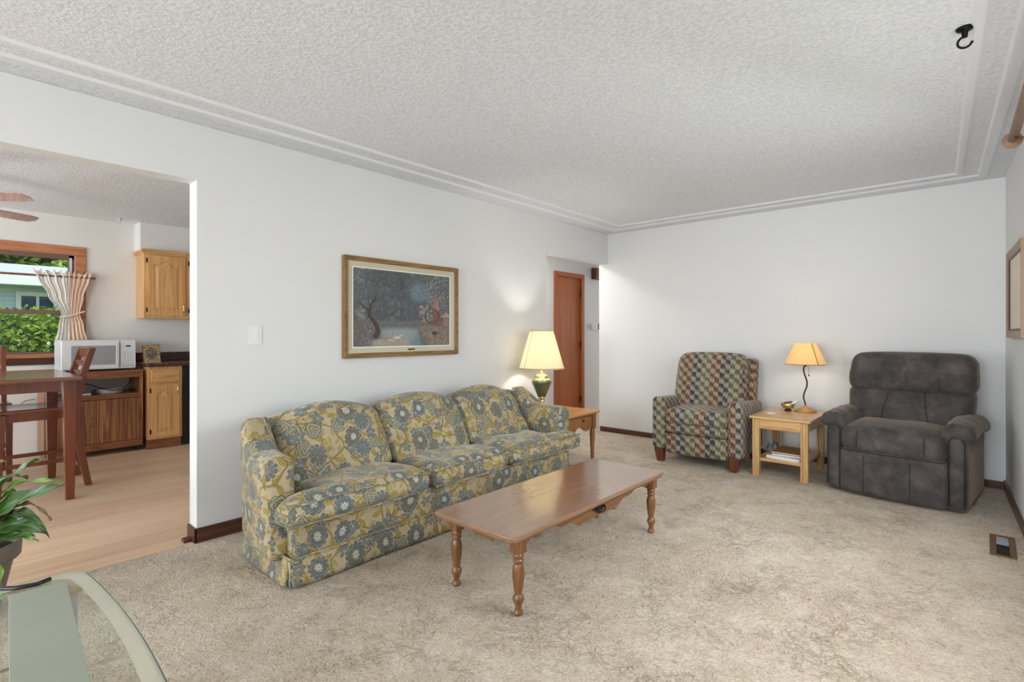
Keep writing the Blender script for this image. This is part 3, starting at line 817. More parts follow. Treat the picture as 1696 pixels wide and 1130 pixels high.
frame_ring(PW, PH, .035, .002, .04, .028).build('frame', 'frame_gold', t, bevel=.002)
frame_ring(PW - .06, PH - .06, .045, .004, .024, .016).build('mat_border', 'linen', t)
frame_ring(PW - .145, PH - .145, .008, .004, .017, .017).build('inner_lip', 'offwhite', t)
pw, ph = PW - .15, PH - .15; nx, ny = 330, 220
cols = painting_colors(nx, ny)
m = MB(); m.grid(lambda u, v: (.012, -pw / 2 + u * pw, -ph / 2 + v * ph), nx - 1, ny - 1, False)
cv = m.build('canvas', 'canvas', t)
ca = cv.data.color_attributes.new('Col', 'FLOAT_COLOR', 'POINT')
lc = np.where(cols <= .04045, cols / 12.92, ((cols + .055) / 1.055) ** 2.4).reshape(-1, 3)
ca.data.foreach_set('color', np.concatenate([lc, np.ones((len(lc), 1))], 1).astype(np.float32).ravel())
MB().box(.018, .022, .02, .09, -ph / 2 - .028, -ph / 2 - .016).build('nameplate', 'brass_dull', t)

# framed print on the right wall (partly out of frame)
t = thing('framed_print', 'tan framed sepia picture cut off by the right edge of the photo', 'picture', (wr(-.85), -.85, 1.49), R(180) + math.atan(.038))
frame_ring(.84, .6, .055, .0, .03, .012).build('frame', 'tanwood', t, bevel=.003)
MB().box(.004, .012, -.37, .37, -.25, .25).build('print_sheet', 'sketch', t)
frame_ring(.745, .505, .012, .004, .02, .016).build('dark_liner', 'bronze', t)

# curtain rod over the living-room window
t = thing('curtain_rod', 'fluted tan wooden curtain pole with round finial near the ceiling at right', 'curtain rod', (3.535, -1.745, 2.25))
dr = Vector((.022, -1, 0)).normalized(); sd = Vector((1, .022, 0)).normalized()
m = MB(); seg = 40; vs = []; fs = []
for j, L in enumerate((.0, 3.35)):
    for k in range(seg):
        a = 2 * PI * k / seg; r = .019 + .0022 * math.cos(a * 10); vs.append(dr * L + sd * (r * math.cos(a)) + Vector((0, 0, r * math.sin(a))))
for k in range(seg): fs.append((k, (k + 1) % seg, seg + (k + 1) % seg, seg + k))
fs += [tuple(range(seg)), tuple(range(seg, 2 * seg))]
m.add(vs, fs, True); m.build('pole', 'tanwood', t)
for L in (0, 3.35):
    m = MB(); s_ = 1 if L == 0 else -1
    m.lathe([(.002, -.03), (.03, -.028), (.04, -.018), (.042, -.008), (.034, 0), (.026, .004), (.024, .012), (.019, .018)], seg=28)
    q = Vector((0, 0, 1)).rotation_difference(dr * s_)
    m.v = [q @ p + dr * L for p in m.v]; m.build('finial', 'tanwood', t)
for L in (.12, 3.2):
    m = MB(); p = dr * L; m.tube([p + Vector((0, 0, -.024)), p + Vector((.03, 0, -.03)), p + Vector((.098, 0, -.02))], .006, 8)
    m.lathe([(.022, 0), (.024, .006)], p + Vector((.094, 0, -.02)), 12); m.build('bracket', 'brass_dull', t)

# ================================================================== SOFA
SO = (.66, -3.27, 0)
sofa = thing('floral_sofa', 'three seat sofa in blue and gold floral velvet against the white wall', 'sofa', SO)
Y0, Y1, YC = -4.43, -2.11, -3.27
# base with front rail
MB(SO).box(.37, .935, Y0 + .015, Y1 - .015, .10, .305).build('base', 'floral', sofa, bevel=.02, seg=3, boxuv=1)
# skirt with kick pleats
def skirt_panel(p0, p1, nrm):
    p0 = Vector(p0); p1 = Vector(p1); n = Vector(nrm); m = MB(SO)
    L = (p1 - p0).length
    def fn(u, v):
        z = .135 - v * .125; fl = .006 + .03 * v + .004 * math.sin(u * L * 9) * v
        p = p0 + (p1 - p0) * u + n * fl; return (p.x, p.y, z)
    def bk(u, v):
        p = Vector(fn(u, v)) - n * .008; return tuple(p)
    N = 26; m.grid(fn, N, 6); k = len(m.v); m.grid(bk, N, 6)
    # close the rim
    W = N + 1; rim = list(range(W)) + [W * r + N for r in range(1, 7)] + [6 * W + c for c in range(N - 1, -1, -1)] + [W * r for r in range(5, 0, -1)]
    for a in range(len(rim)):
        b = (a + 1) % len(rim); m.f.append((rim[a], rim[b], rim[b] + k, rim[a] + k)); m.sm.append(False)
    m.build('skirt_panel', 'floral', sofa, boxuv=1)
ym = -3.545
skirt_panel((.94, Y0 - .005, 0), (.94, ym - .002, 0), (1, 0, 0)); skirt_panel((.94, ym + .002, 0), (.94, -2.79, 0), (1, 0, 0)); skirt_panel((.94, -2.786, 0), (.94, Y1 + .005, 0), (1, 0, 0))
skirt_panel((.36, Y0 + .03, 0), (.94, Y0, 0), (0, -1, 0)); skirt_panel((.94, Y1, 0), (.36, Y1 - .03, 0), (0, 1, 0)); skirt_panel((.37, Y1 - .03, 0), (.37, Y0 + .03, 0), (-1, 0, 0))
# inner pleat backing cloths
for (x, y) in ((.945, Y0), (.945, Y1), (.365, Y0 + .03)): MB(SO).box(x - .03, x + .012, y - .012 if y < YC else y - .03, y + .03 if y < YC else y + .012, .008, .13).build('pleat_backing', 'floral', sofa, bevel=.003, boxuv=1)
for y in (ym, -2.788): MB(SO).box(.93, .95, y - .03, y + .03, .008, .13).build('pleat_backing', 'floral', sofa, bevel=.003, boxuv=1)
m = MB(SO); m.tube([(.37, Y0 + .02, .137), (.93, Y0 - .01, .137), (.952, Y0 + .01, .137), (.952, Y1 - .01, .137), (.93, Y1 + .01, .137), (.37, Y1 - .02, .137)], .006); m.build('welt', 'floral', sofa, boxuv=1)
# back frame with camel top
def camel(y):
    d = abs(y - YC)
    z = .74 + .055 * abs(math.cos((y - YC) / .69 * PI)) ** .8 if d < 1.03 else .74 + .055 * math.cos((1.03) / .69 * PI) ** 2
    if d > .9:
        t = min(1, (d - .9) / .26); z = z * (1 - t) + .75 * t
    return z
def backfn(p, q):
    y = YC + p.y; top = camel(y) - .02
    z = p.z + .39                      # 0..h
    h = .62; f = max(0, (z - .08) / h)
    zz = .1 + f * (top - .1)
    x = p.x + .40 - .085 * f ** 1.3
    return Vector((x, y, zz))
MB(SO).rbox((0, 0, 0), (.13, Y1 - Y0 - .10, .62), .05, 40, backfn).build('back_frame', 'floral', sofa, boxuv=1)
# arms: low roll in front, sweeping up into the wing
def arm(sgn):
    yo = Y0 if sgn < 0 else Y1
    def fn(p, q):
        x = p.x + .625; t = (x - .38) / .49           # 0 back .. 1 front
        s = min(1, max(0, (.66 - x) / .3)); s = s * s * (3 - 2 * s)
        top = .612 + .16 * s
        f = (p.z + .255) / .51
        z = .1 + f * (top - .1)
        y = p.y
        flare = .03 * math.sin(min(1, f) * PI / 2) ** 3 * (1 - s * .7)
        y = y + sgn * flare * (1 if q.y * sgn > 0 else .25) 
        # narrow the front face towards its foot
        if f > .5: pass
        return Vector((x, yo + y - sgn * .055 * max(0, min(1, (.84 - x) / .46)), z))
    m = MB(SO); m.rbox((0, 0, 0), (.49, .15, .51), .055, 22, lambda p, q: fn(p, q) + Vector((0, 0, 0)))
    # shift inward so the outer face sits on the sofa end
    o = m.build('arm', 'floral', sofa, boxuv=1, uvoff=(.3 * sgn, .11))
    mw = MB(SO)
    yi = yo - sgn * (-.0) 
    ya, yb = yo - sgn * .0, yo - sgn * .14
    loop = []
    for k in range(17):
        a = PI * k / 16; loop.append((.868, (ya + yb) / 2 - math.cos(a) * (yb - ya) / 2 * 1.02 , .545 + .062 * math.sin(a)))
    loop = [(.868, loop[0][1], .33)] + loop + [(.868, loop[-1][1], .33)]
    return o
arm(-1); arm(1)
# wing welts running from the arm up over the back
for sgn, yo in ((-1, Y0), (1, Y1)):
    m = MB(SO)
    for dy in (0.03, .1):
        pts = []
        for k in range(11):
            x = .70 - k * .028; s = min(1, max(0, (.66 - x) / .3)); s = s * s * (3 - 2 * s)
            pts.append((x, yo + sgn * .062 - sgn * dy - sgn * .055 * max(0, min(1, (.84 - x) / .46)), .604 + .16 * s))
        pts += [(.40, yo - sgn * .012 - sgn * dy, .745), (.385, yo - sgn * .012 - sgn * dy, .70)]
        m.tube(pts, .006)
    m.build('wing_welt', 'floral', sofa, boxuv=1)
# back cushions
for k in range(3):
    yc = YC + (k - 1) * .68
    def fn(p, q, yc=yc, k=k):
        hz = .235; f = (p.z + hz) / (2 * hz)
        d = p.y / .34
        top = .80 - .075 * d * d - (.04 * max(0, -d) ** 2 if k == 0 else 0) - (.04 * max(0, d) ** 2 if k == 2 else 0)
        z = .385 + f * (top - .385)
        xx = p.x
        bul = .02 * (1 - min(1, abs(d)) ** 4) * (1 - (2 * f - 1) ** 4)
        if xx > 0: xx += bul
        if k == 2 and xx > 0:       # button tufting
            for ty in (-.2, 0, .2):
                for tz in (.3, .56, .82):
                    off = .1 if tz == .56 else 0
                    r2 = ((p.y - ty - off + .03) / .07) ** 2 + ((f - tz) * .42 / .07) ** 2
                    xx -= .024 * math.exp(-r2)
        elif xx > 0:
            xx += .006 * math.sin(p.y * 17 + k * 2) * math.sin(z * 21 + k)
            xx -= .012 * math.exp(-((d - .05) / .3) ** 2 - ((f - .42) / .05) ** 2)
        x = .57 - .19 * f ** 1.1 + xx
        return Vector((x, yc + p.y, z))
    c = MB(SO).rbox((0, 0, 0), (.17, .685, .47), .065, 34, fn).build('back_cushion', 'floral', sofa, boxuv=1, uvoff=(.07 * k, .05 * k))
    m = MB(SO); pts = []
    for j in range(25):
        d = -1 + j / 12; f = .965 if abs(d) < .97 else .86
        top = .80 - .075 * d * d - (.04 * max(0, -d) ** 2 if k == 0 else 0) - (.04 * max(0, d) ** 2 if k == 2 else 0)
        pts.append((.57 - .19 * .95 + .06, yc + d * .325, top - .022))
    m.tube(pts, .005); m.build('piping', 'floral', c, boxuv=1)
# seat cushions (outer two are T-shaped, wrapping in front of the arms)
def seatc(ya, yb, tside):
    """ya..yb at the front; tside -1/1/0 gives the side with the T ear"""
    yc = (ya + yb) / 2; hw = (yb - ya) / 2
    def fn(p, q):
        x = p.x + .775; y = yc + p.y
        fx = (x - .53) / .49
        if tside:
            edge = (Y0 + .135) if tside < 0 else (Y1 - .135)
            w = min(1, max(0, (.905 - x) / .035)); w = w * w * (3 - 2 * w)
            if tside < 0:
                a = ya + (edge - ya) * w; y = a + (y - ya) * (yb - a) / (yb - ya)
            else:
                b = yb - (yb - edge) * w; y = ya + (y - ya) * (b - ya) / (yb - ya)
        d = p.y / hw
        f = (p.z + .085) / .17
        crown = .03 * (1 - d ** 4) * (1 - (2 * fx - 1) ** 4)
        z = .295 + f * .125 + (crown * 1.0 if f > .5 else 0) 
        x += .02 * (1 - d ** 4) * (1 - (2 * f - 1) ** 2) * (1 if q.x > .3 else 0)
        z += .004 * math.sin(y * 23 + x * 9) * f
        z -= .02 * (1 - fx) * f
        z += .006 * math.sin(y * 11 + 1) * math.sin(x * 13) * f
        return Vector((x, y, z))
    c = MB(SO).rbox((0, 0, 0), (.49, yb - ya, .17), .075, 36, fn).build('seat_cushion', 'floral', sofa, boxuv=1, uvoff=(.13 * tside, .2))
    m = MB(SO)
    for zz in (.312, .404):
        pts = [(1.008 + .012 * (1 - (2 * j / 20 - 1) ** 4), ya + .02 + (yb - ya - .04) * j / 20, zz + (.012 * (1 - (2 * j / 20 - 1) ** 4) if zz > .35 else 0)) for j in range(21)]
        m.tube(pts, .005)
    m.build('piping', 'floral', c, boxuv=1)
seatc(-4.5, -3.615, -1); seatc(-3.61, -2.93, 0); seatc(-2.925, -2.06, 1)

# ================================================================== COFFEE TABLE
CT = (1.72, -3.3, 0)
ct = thing('coffee_table', 'long low maple coffee table with turned legs in front of the sofa', 'coffee table', CT)
def rrect(x0, x1, y0, y1, r, n=6):
    p = []
    for cx_, cy_, a0 in ((x1 - r, y1 - r, 0), (x0 + r, y1 - r, 90), (x0 + r, y0 + r, 180), (x1 - r, y0 + r, 270)):
        for k in range(n + 1): a = R(a0 + 90 * k / n); p.append((cx_ + r * math.cos(a), cy_ + r * math.sin(a)))
    return p
cx0, cx1, cy0, cy1, cz = 1.465, 1.975, -3.995, -2.605, .378
m = MB(CT); m.prism(rrect(cx0, cx1, cy0, cy1, .022), 2, cz - .02, cz); m.build('tabletop', 'maple_top', ct, bevel=.005, seg=3)
MB(CT).prism(rrect(cx0 + .006, cx1 - .006, cy0 + .006, cy1 - .006, .022), 2, cz - .03, cz - .02).build('top_moulding', 'maple_h', ct, bevel=.004, seg=2)
lx0, lx1, ly0, ly1 = 1.51, 1.905, -3.885, -2.645
def turned(m, x, y, zt, k=1.0):
    prof = [(.012, 0), (.019, .004), (.021, .012), (.016, .022), (.0135, .032), (.017, .05), (.024, .064), (.0255, .074), (.020, .086), (.0145, .094), (.0185, .104), (.0225, .13), (.0265, .165), (.0275, .19), (.024, .212), (.0175, .226), (.0235, .233), (.0245, .24), (.0175, .247), (.0235, .253), (.0245, .262), (.02, .27), (.02, zt)]
    m.lathe([(r * k, z) for r, z in prof], (x, y, 0), 28)
for x in (lx0, lx1):
    for y in (ly0, ly1):
        m = MB(CT); turned(m, x, y, .275); m.box(x - .027, x + .027, y - .027, y + .027, .272, cz - .03); m.build('leg', 'maple', ct, bevel=.003)
def scallop(L, deep, n, mid):
    """lower edge outline of a shaped apron, 0..L"""
    pts = []
    for k in range(n + 1):
        s = k / n; d = min(s, 1 - s) * L
        z = 0.0
        if d < .03: z = -.035 + 0 * d
        a = d / (L / 2)
        z = -.028 - mid * (1 / (1 + math.exp(-(a - .55) * 22)))
        z += .012 * math.cos(a * 21) * (1 if a < .75 else 0)
        if d < .04: z = -.03 - (.04 - d) * .6
        pts.append((s * L, z))
    return pts
def apron_y(x, ya, yb, ztop, th, mid, nm='apron', mat='maple_h'):
    L = yb - ya; sc = scallop(L, .03, 90, mid); m = MB(CT)
    out = [(ya, ztop)] + [(ya + s, ztop + z) for s, z in sc] + [(yb, ztop)]
    m.prism([(p[0], p[1]) for p in out], 0, x - th / 2, x + th / 2); return m.build(nm, mat, ct, bevel=.002)
def apron_x(y, xa, xb, ztop, th, mid):
    L = xb - xa; sc = scallop(L, .03, 40, mid); m = MB(CT)
    out = [(xa, ztop)] + [(xa + s, ztop + z) for s, z in sc] + [(xb, ztop)]
    m.prism([(p[0], p[1]) for p in out], 1, y - th / 2, y + th / 2); return m.build('apron', 'maple_h', ct, bevel=.002)
ap = apron_y(lx1 + .008, ly0 + .025, ly1 - .025, cz - .03, .02, .048); apron_y(lx0 - .008, ly0 + .025, ly1 - .025, cz - .03, .02, .048)
apron_x(ly0 - .008, lx0 + .025, lx1 - .025, cz - .03, .02, .03); apron_x(ly1 + .008, lx0 + .025, lx1 - .025, cz - .03, .02, .03)
# bat-wing drawer pull
yc_ = (ly0 + ly1) / 2; xp = lx1 + .0185
pull = MB(CT); out = []
for k in range(60):
    a = 2 * PI * k / 60; r = 1 + .16 * math.cos(4 * a) + .1 * math.cos(8 * a); out.append((yc_ + .05 * r * math.cos(a), .312 + .023 * r * math.sin(a)))
pull.prism(out, 0, xp, xp + .003); po = pull.build('drawer_pull', 'bronze', ct, bevel=.001)
m = MB(CT); m.tube([(xp + .004, yc_ - .034, .318), (xp + .02, yc_ - .032, .308), (xp + .024, yc_ - .014, .298), (xp + .024, yc_ + .014, .298), (xp + .02, yc_ + .032, .308), (xp + .004, yc_ + .034, .318)], .0035)
m.build('bail', 'bronze', po)

# ================================================================== END TABLE + LAMP (left)
ET = (.42, -1.70, 0); ez = .50
et = thing('end_table', 'honey pine end table with one drawer between sofa arm and hall opening', 'end table', ET)
ex0, ex1, ey0, ey1 = .08, .775, -1.965, -1.405
MB(ET).prism(rrect(ex0, ex1, ey0, ey1, .02), 2, ez - .02, ez).build('tabletop', 'pine', et, bevel=.006, seg=3)
MB(ET).prism(rrect(ex0 + .02, ex1 - .02, ey0 + .02, ey1 - .02, .01), 2, ez - .032, ez - .02).build('top_moulding', 'pine_v', et, bevel=.004)
for x in (ex0 + .06, ex1 - .055):
    for y in (ey0 + .055, ey1 - .055):
        m = MB(ET); m.lathe([(.014, 0), (.017, .1), (.0225, .22), (.025, .29), (.022, .32), (.018, .33)], (x, y, 0), 20); m.box(x - .025, x + .025, y - .025, y + .025, .33, ez - .03); m.build('leg', 'pine_v', et, bevel=.003)
m = MB(ET); L = ey1 - ey0 - .16; out = [(ey0 + .08, ez - .032)]
for k in range(41):
    s = k / 40; z = .34 + .018 * math.cos(s * PI * 4) - .016 * math.cos(s * PI * 2); out.append((ey0 + .08 + s * L, z if .02 < s < .98 else .332))
out.append((ey1 - .08, ez - .032)); m.prism(out, 0, ex1 - .065, ex1 - .045); m.build('apron', 'pine_v', et, bevel=.002)
for q in ((ex0 + .08, ex1 - .08, ey0 + .045, ey0 + .065), (ex0 + .08, ex1 - .08, ey1 - .065, ey1 - .045), (ex0 + .045, ex0 + .065, ey0 + .08, ey1 - .08)): MB(ET).box(*q, .36, ez - .032).build('side_rail', 'pine_v', et)
dw = MB(ET).box(ex1 - .05, ex1 - .032, -1.87, -1.5, .368, ez - .045).build('drawer', 'pine_v', et, bevel=.004)
m = MB(ET); m.lathe([(.004, 0), (.004, .008), (.009, .012), (.010, .018), (.006, .023), (.001, .024)], seg=16)
m.v = [Vector((p.z, p.y, p.x)) + Vector((.42, -1.70, .43)) * 0 + Vector((ex1 - .032 - ET[0], -1.66 - ET[1], .428)) + Vector((ET[0], ET[1], 0)) * 1 for p in m.v] if False else [Vector((p.z + ex1 - .032, p.y - 1.66, p.x + .428)) for p in [q + Vector(ET) - Vector(ET) + Vector(ET) * 0 for q in [Vector((v.x + ET[0], v.y + ET[1], v.z)) for v in m.v]]]
m.v = [p - Vector(ET) for p in m.v]
m.build('knob', 'bronze', dw)

LP = (.29, -1.68, ez)
lamp = thing('table_lamp', 'green ceramic and brass table lamp with pleated cream shade, lit', 'lamp', LP)
MB(LP).v
m = MB(); m.lathe([(.078, 0), (.08, .012), (.07, .022), (.064, .03), (.064, .042), (.05, .052), (.036, .068), (.032, .09), (.04, .1), (.04, .11)], seg=36); m.build('brass_foot', 'brass', lamp)
m = MB(); m.lathe([(.036, .108), (.05, .14), (.07, .185), (.088, .225), (.097, .25), (.096, .262), (.082, .272)], seg=40); m.build('vase_body', 'green', lamp)
m = MB(); m.lathe([(.09, .262), (.094, .27), (.086, .282), (.07, .288), (.064, .296), (.068, .304), (.06, .316), (.04, .33), (.024, .336), (.02, .345), (.026, .352), (.012, .36)], seg=36); m.build('brass_cap', 'brass', lamp)
m = MB(); m.tube([(0, 0, .355), (0, 0, .43)], .009); m.tube([(0, 0, .43), (0, 0, .47)], .016); m.build('socket', 'brass', lamp)
m = MB(); m.lathe([(.012, .47), (.02, .49), (.03, .525), (.026, .55), (.01, .565), (.001, .567)], seg=16); m.build('bulb', 'bulb', lamp)
sh = MB(); sh.lathe([(.215, .385), (.112, .745)], seg=64, cap=False); sh.lathe([(.110, .745), (.213, .385)], seg=64, cap=False); so = sh.build('lamp_shade', 'shade_pleat', lamp)
m = MB(); m.lathe([(.216, .38), (.219, .38), (.218, .392), (.213, .392)], seg=64, cap=False); m.lathe([(.1135, .738), (.1145, .738), (.1135, .748), (.109, .748)], seg=48, cap=False)
a = R(-100); m.tube([(.2165 * math.cos(a), .2165 * math.sin(a), .385), (.1135 * math.cos(a), .1135 * math.sin(a), .745)], .003, 6); m.build('binding', 'shade_trim', so)
m = MB(); m.tube([(.1, 0, .71), (0, 0, .725), (-.1, 0, .71)], .002, 6); m.tube([(0, .1, .71), (0, 0, .725), (0, -.1, .71)], .002, 6); m.tube([(0, 0, .47), (.04, 0, .56), (0, 0, .725)], .002, 6); m.build('harp', 'brass', lamp)
def point(name, loc, e, r=.03, col=(1, .8, .55)):
    L = bpy.data.lights.new(name, 'POINT'); L.energy = e; L.shadow_soft_size = r; L.color = col
    o = bpy.data.objects.new(name, L); C.objects.link(o); o.location = loc; return o
point('lamp_glow', (LP[0], LP[1], ez + .61), 9, .035, (1, .95, .88))

cs = thing('coaster_stack', 'small dark and clear coasters beside the green lamp base', 'coaster', (.13, -1.60, ez))
for k in range(3): MB().box(-.035, .035, -.035, .035, k * .011, k * .011 + .008).build('coaster', 'coverdark' if k % 2 else 'grey_plastic', cs, bevel=.002)

# ================================================================== ACCENT RECLINER (patterned)
AC = (1.465, -.56, 0)
ac = thing('patterned_armchair', 'armchair in brown green and black flame stitch fabric, left of oak table', 'armchair', AC, R(2.5))
def L_(n, mb, mat, par, **k): return mb.build(n, mat, par, boxuv='y', **k)
for sx in (-1, 1):
    for (yy, s2) in ((-.345, 1), (.3, -1)):
        m = MB(); x = sx * .345
        a, b = .043, .03
        vs = []
        for z, h, dy in ((.0, b, 0), (.125, a, .0)):
            for px, py in ((-1, -1), (1, -1), (1, 1), (-1, 1)): vs.append((x + px * h + (-sx * (0 if z else .012)), yy + py * h, z))
        m.add(vs, [(3, 2, 1, 0), (4, 5, 6, 7), (0, 1, 5, 4), (1, 2, 6, 5), (2, 3, 7, 6), (3, 0, 4, 7)]); m.build('leg', 'chairleg', ac, bevel=.004)
    def afn(p, q, sx=sx):
        y = p.y - .035; t = (y + .39) / .7
        z = p.z + .365
        if z > .4: z -= .045 * max(0, min(1, t)) * ((z - .4) / .22)
        return Vector((p.x + sx * .35, y, z))
    L_('arm', MB().rbox((0, 0, 0), (.125, .72, .5), .045, 18, afn), 'flame', ac)
L_('seat_base', MB().rbox((0, .0, .23), (.6, .62, .24), .03, 10), 'flame', ac)
L_('footrest_panel', MB().rbox((0, -.335, .19), (.575, .07, .2), .025, 14, inflate=.008), 'flame', ac)
L_('footrest_band', MB().rbox((0, -.33, .335), (.575, .09, .095), .03, 14, inflate=.006), 'flame', ac)
L_('seat_cushion', MB().rbox((0, -.11, .435), (.58, .56, .15), .05, 20, inflate=.014), 'flame', ac)
def bfn(p, q):
    z = p.z + .74; f = (z - .44) / .6
    x = p.x * (1 + .03 * math.sin(f * PI))
    y = p.y + .04 + .16 * f
    z -= .03 * (p.x / .33) ** 4 * max(0, f - .5) * 2
    if p.y < 0: y -= .02 * (1 - (p.x / .34) ** 4) * math.sin(max(0, min(1, f)) * PI)
    return Vector((x - .02, y, z))
L_('back_cushion', MB().rbox((0, 0, 0), (.66, .16, .58), .075, 26, bfn), 'flame', ac)
def b2(p, q):
    z = p.z + .56; f = (z - .15) / .8; return Vector((p.x, p.y + .19 + .13 * f, z))
L_('back_frame', MB().rbox((0, 0, 0), (.74, .15, .82), .05, 20, b2), 'flame', ac)
m = MB(); m.tube([(-.29, -.377, .284), (0, -.385, .284), (.29, -.377, .284)], .004); m.tube([(-.29, -.377, .383), (0, -.385, .383), (.29, -.377, .383)], .004); m.build('seam', 'seam', ac)

# ================================================================== OAK SIDE TABLE
OT = (2.165, -.53, 0); oz = .51
ot = thing('oak_side_table', 'square light oak table with lower shelf between the two armchairs', 'side table', OT)
ox0, ox1, oy0, oy1 = 1.935, 2.405, -.89, -.2
MB(OT).prism(rrect(ox0, ox1, oy0, oy1, .012), 2, oz - .022, oz).build('tabletop', 'oak', ot, bevel=.007, seg=3)
for x in (ox0 + .05, ox1 - .05):
    for y in (oy0 + .05, oy1 - .05):
        m = MB(OT); g_ = .004
        # square leg with two vertical grooves on each face
        s = .026; prof = []
        base_ = [(-s, -s), (-.014, -s), (-.012, -s + g_), (-.009, -s), (.009, -s), (.012, -s + g_), (.014, -s)]
        for rr_ in range(4):
            ca, sa = math.cos(rr_ * PI / 2), math.sin(rr_ * PI / 2); prof += [(x + px * ca - py * sa, y + px * sa + py * ca) for px, py in base_]
        m.prism(prof, 2, 0, oz - .022); m.build('leg', 'oak_v', ot)
for a in (oy0 + .03, oy1 - .05): MB(OT).box(ox0 + .075, ox1 - .075, a, a + .02, .405, oz - .022).build('apron', 'oak', ot, bevel=.002)
for a in (ox0 + .03, ox1 - .05): MB(OT).box(a, a + .02, oy0 + .075, oy1 - .075, .405, oz - .022).build('side_apron', 'oak', ot, bevel=.002)
MB(OT).box(ox0 + .045, ox1 - .045, oy0 + .06, oy1 - .06, .125, .15).build('lower_shelf', 'oak', ot, bevel=.002)

L2 = (2.25, -.33, oz)
l2 = thing('wavy_lamp', 'small lamp with wavy dark stem and parchment cone shade on the oak table', 'lamp', L2)
m = MB(); m.lathe([(.088, 0), (.089, .008), (.07, .02), (.045, .034), (.02, .046), (.012, .054), (.008, .062)], seg=36); m.build('base', 'tanmetal', l2)
pts = [(-.014 * math.sin(k / 40 * 2 * PI * 1.45 - .4) * min(1, k / 6), 0, .055 + k / 40 * .36) for k in range(41)]
m = MB(); m.tube(pts, .0065, 10); m.build('stem', 'bronze', l2)
m = MB(); m.tube([(0, 0, .41), (0, 0, .5)], .014); m.build('socket', 'bronze', l2)
m = MB(); m.lathe([(.01, .5), (.024, .53), (.026, .55), (.01, .575), (.001, .577)], seg=16); m.build('bulb', 'bulb', l2)
sh = MB(); sh.lathe([(.168, .43), (.083, .618)], seg=56, cap=False); sh.lathe([(.081, .618), (.166, .43)], seg=56, cap=False); so = sh.build('lamp_shade', 'shade_paper', l2)
m = MB(); m.lathe([(.169, .428), (.171, .428), (.169, .434), (.166, .434)], seg=56, cap=False); a = R(-42); m.tube([(.169 * math.cos(a), .169 * math.sin(a), .43), (.084 * math.cos(a), .086 * math.sin(a), .618)], .0035, 6); m.build('binding', 'tanmetal', so)
m = MB(); m.tube([(.03, -.01, .46), (.03, -.012, .34)], .0012, 6); m.lathe([(.001, 0), (.006, -.006), (.005, -.014), (.001, -.018)], (.03, -.012, .34), 10); m.build('pull_chain', 'bronze', l2)
m = MB(); m.tube([(.083, 0, .612), (0, 0, .6), (-.083, 0, .612)], .002, 6); m.tube([(0, 0, .5), (.03, 0, .55), (0, 0, .6)], .002, 6); m.build('harp', 'bronze', l2)
point('lamp_glow', (L2[0], L2[1], oz + .53), 6, .03, (1, .85, .64))

BW = (2.115, -.36, oz)
bw = thing('brass_bowl', 'small footed brass bowl beside the wavy lamp on the oak table', 'bowl', BW)
m = MB(); m.lathe([(.03, 0), (.032, .004), (.022, .012), (.02, .018)], seg=24); m.build('foot', 'bronze', bw)
m = MB(); m.lathe([(.02, .016), (.045, .028), (.056, .048), (.062, .068), (.058, .068), (.052, .05), (.04, .032), (.002, .024)], seg=32, cap=False); m.build('cup', 'brass', bw)
p = thing('pine_cone', 'dark brown cone lying in the brass bowl', 'ornament', (BW[0] - .005, BW[1], oz + .066))
m = MB()
for k in range(7): 
    r = .024 * math.sin((k + 1) / 8 * PI) + .004; m.lathe([(r * .6, -.004), (r, .0), (r * .55, .005)], (-.025 + k * .009, 0, k * .003), 9)
m.build('scales', 'base', p); 
p = thing('white_spoon', 'white handled stick leaning out of the brass bowl', 'utensil', (BW[0] + .03, BW[1] - .01, oz + .045))
MB().tube([(-.02, 0, 0), (.0, 0, .018), (.045, 0, .052)], [.004, .005, .007]).build('handle', 'offwhite', p)
o = MB((2.04, -.62, oz)).lathe([(.045, 0), (.046, .003), (.04, .004)], (2.04, -.62, oz), 28, sx=1.0, sy=.8).build('coaster', 'offwhite'); tag(o, 'white oval coaster near the left edge of the oak table', 'coaster')

def book(name, label, cat, x0, x1, y0, y1, z, h, rz, cover, soft=False):
    c = ((x0 + x1) / 2, (y0 + y1) / 2, z); t = thing(name, label, cat, c, R(rz)); w, d = (x1 - x0) / 2, (y1 - y0) / 2; k = .0015 if soft else .003
    MB().box(-w + .003, w - .003, -d + .003, d - .003, k, h - k).build('pages', 'paper', t)
    m = MB(); m.box(-w, w, -d, d, 0, k).box(-w, w, -d, d, h - k, h); 
    if not soft: m.box(-w, -w + k, -d, d, 0, h)
    m.build('cover', cover, t)
book('magazine', 'thick white paged magazine, lowest on the oak table shelf', 'magazine', 2.06, 2.33, -.8, -.5, .15, .024, -6, 'paper', True)
book('magazine', 'dark grey glossy magazine in the middle of the shelf stack', 'magazine', 2.08, 2.33, -.77, -.5, .174, .016, 3, 'coverdark', True)
book('book', 'tan covered book topping the stack on the oak table shelf', 'book', 2.085, 2.31, -.76, -.46, .19, .013, -2, 'coverbrown')
t = thing('shelf_cloth', 'crumpled grey cloth at the back of the oak table shelf', 'cloth', (2.0, -.42, .15))
m = MB(); m.grid(lambda u, v: ((u - .5) * .13, (v - .5) * .17, .002 + .055 * math.sin(u * PI) * math.sin(v * PI) * (1 + .5 * math.sin(u * 14 + v * 9))), 16, 16); m.build('cloth', 'greycloth', t)

# ================================================================== SUEDE RECLINER
RC = (2.985, -.545, 0)
rc = thing('suede_recliner', 'wide dark grey brown suede recliner in the right corner', 'recliner', RC, R(-7))
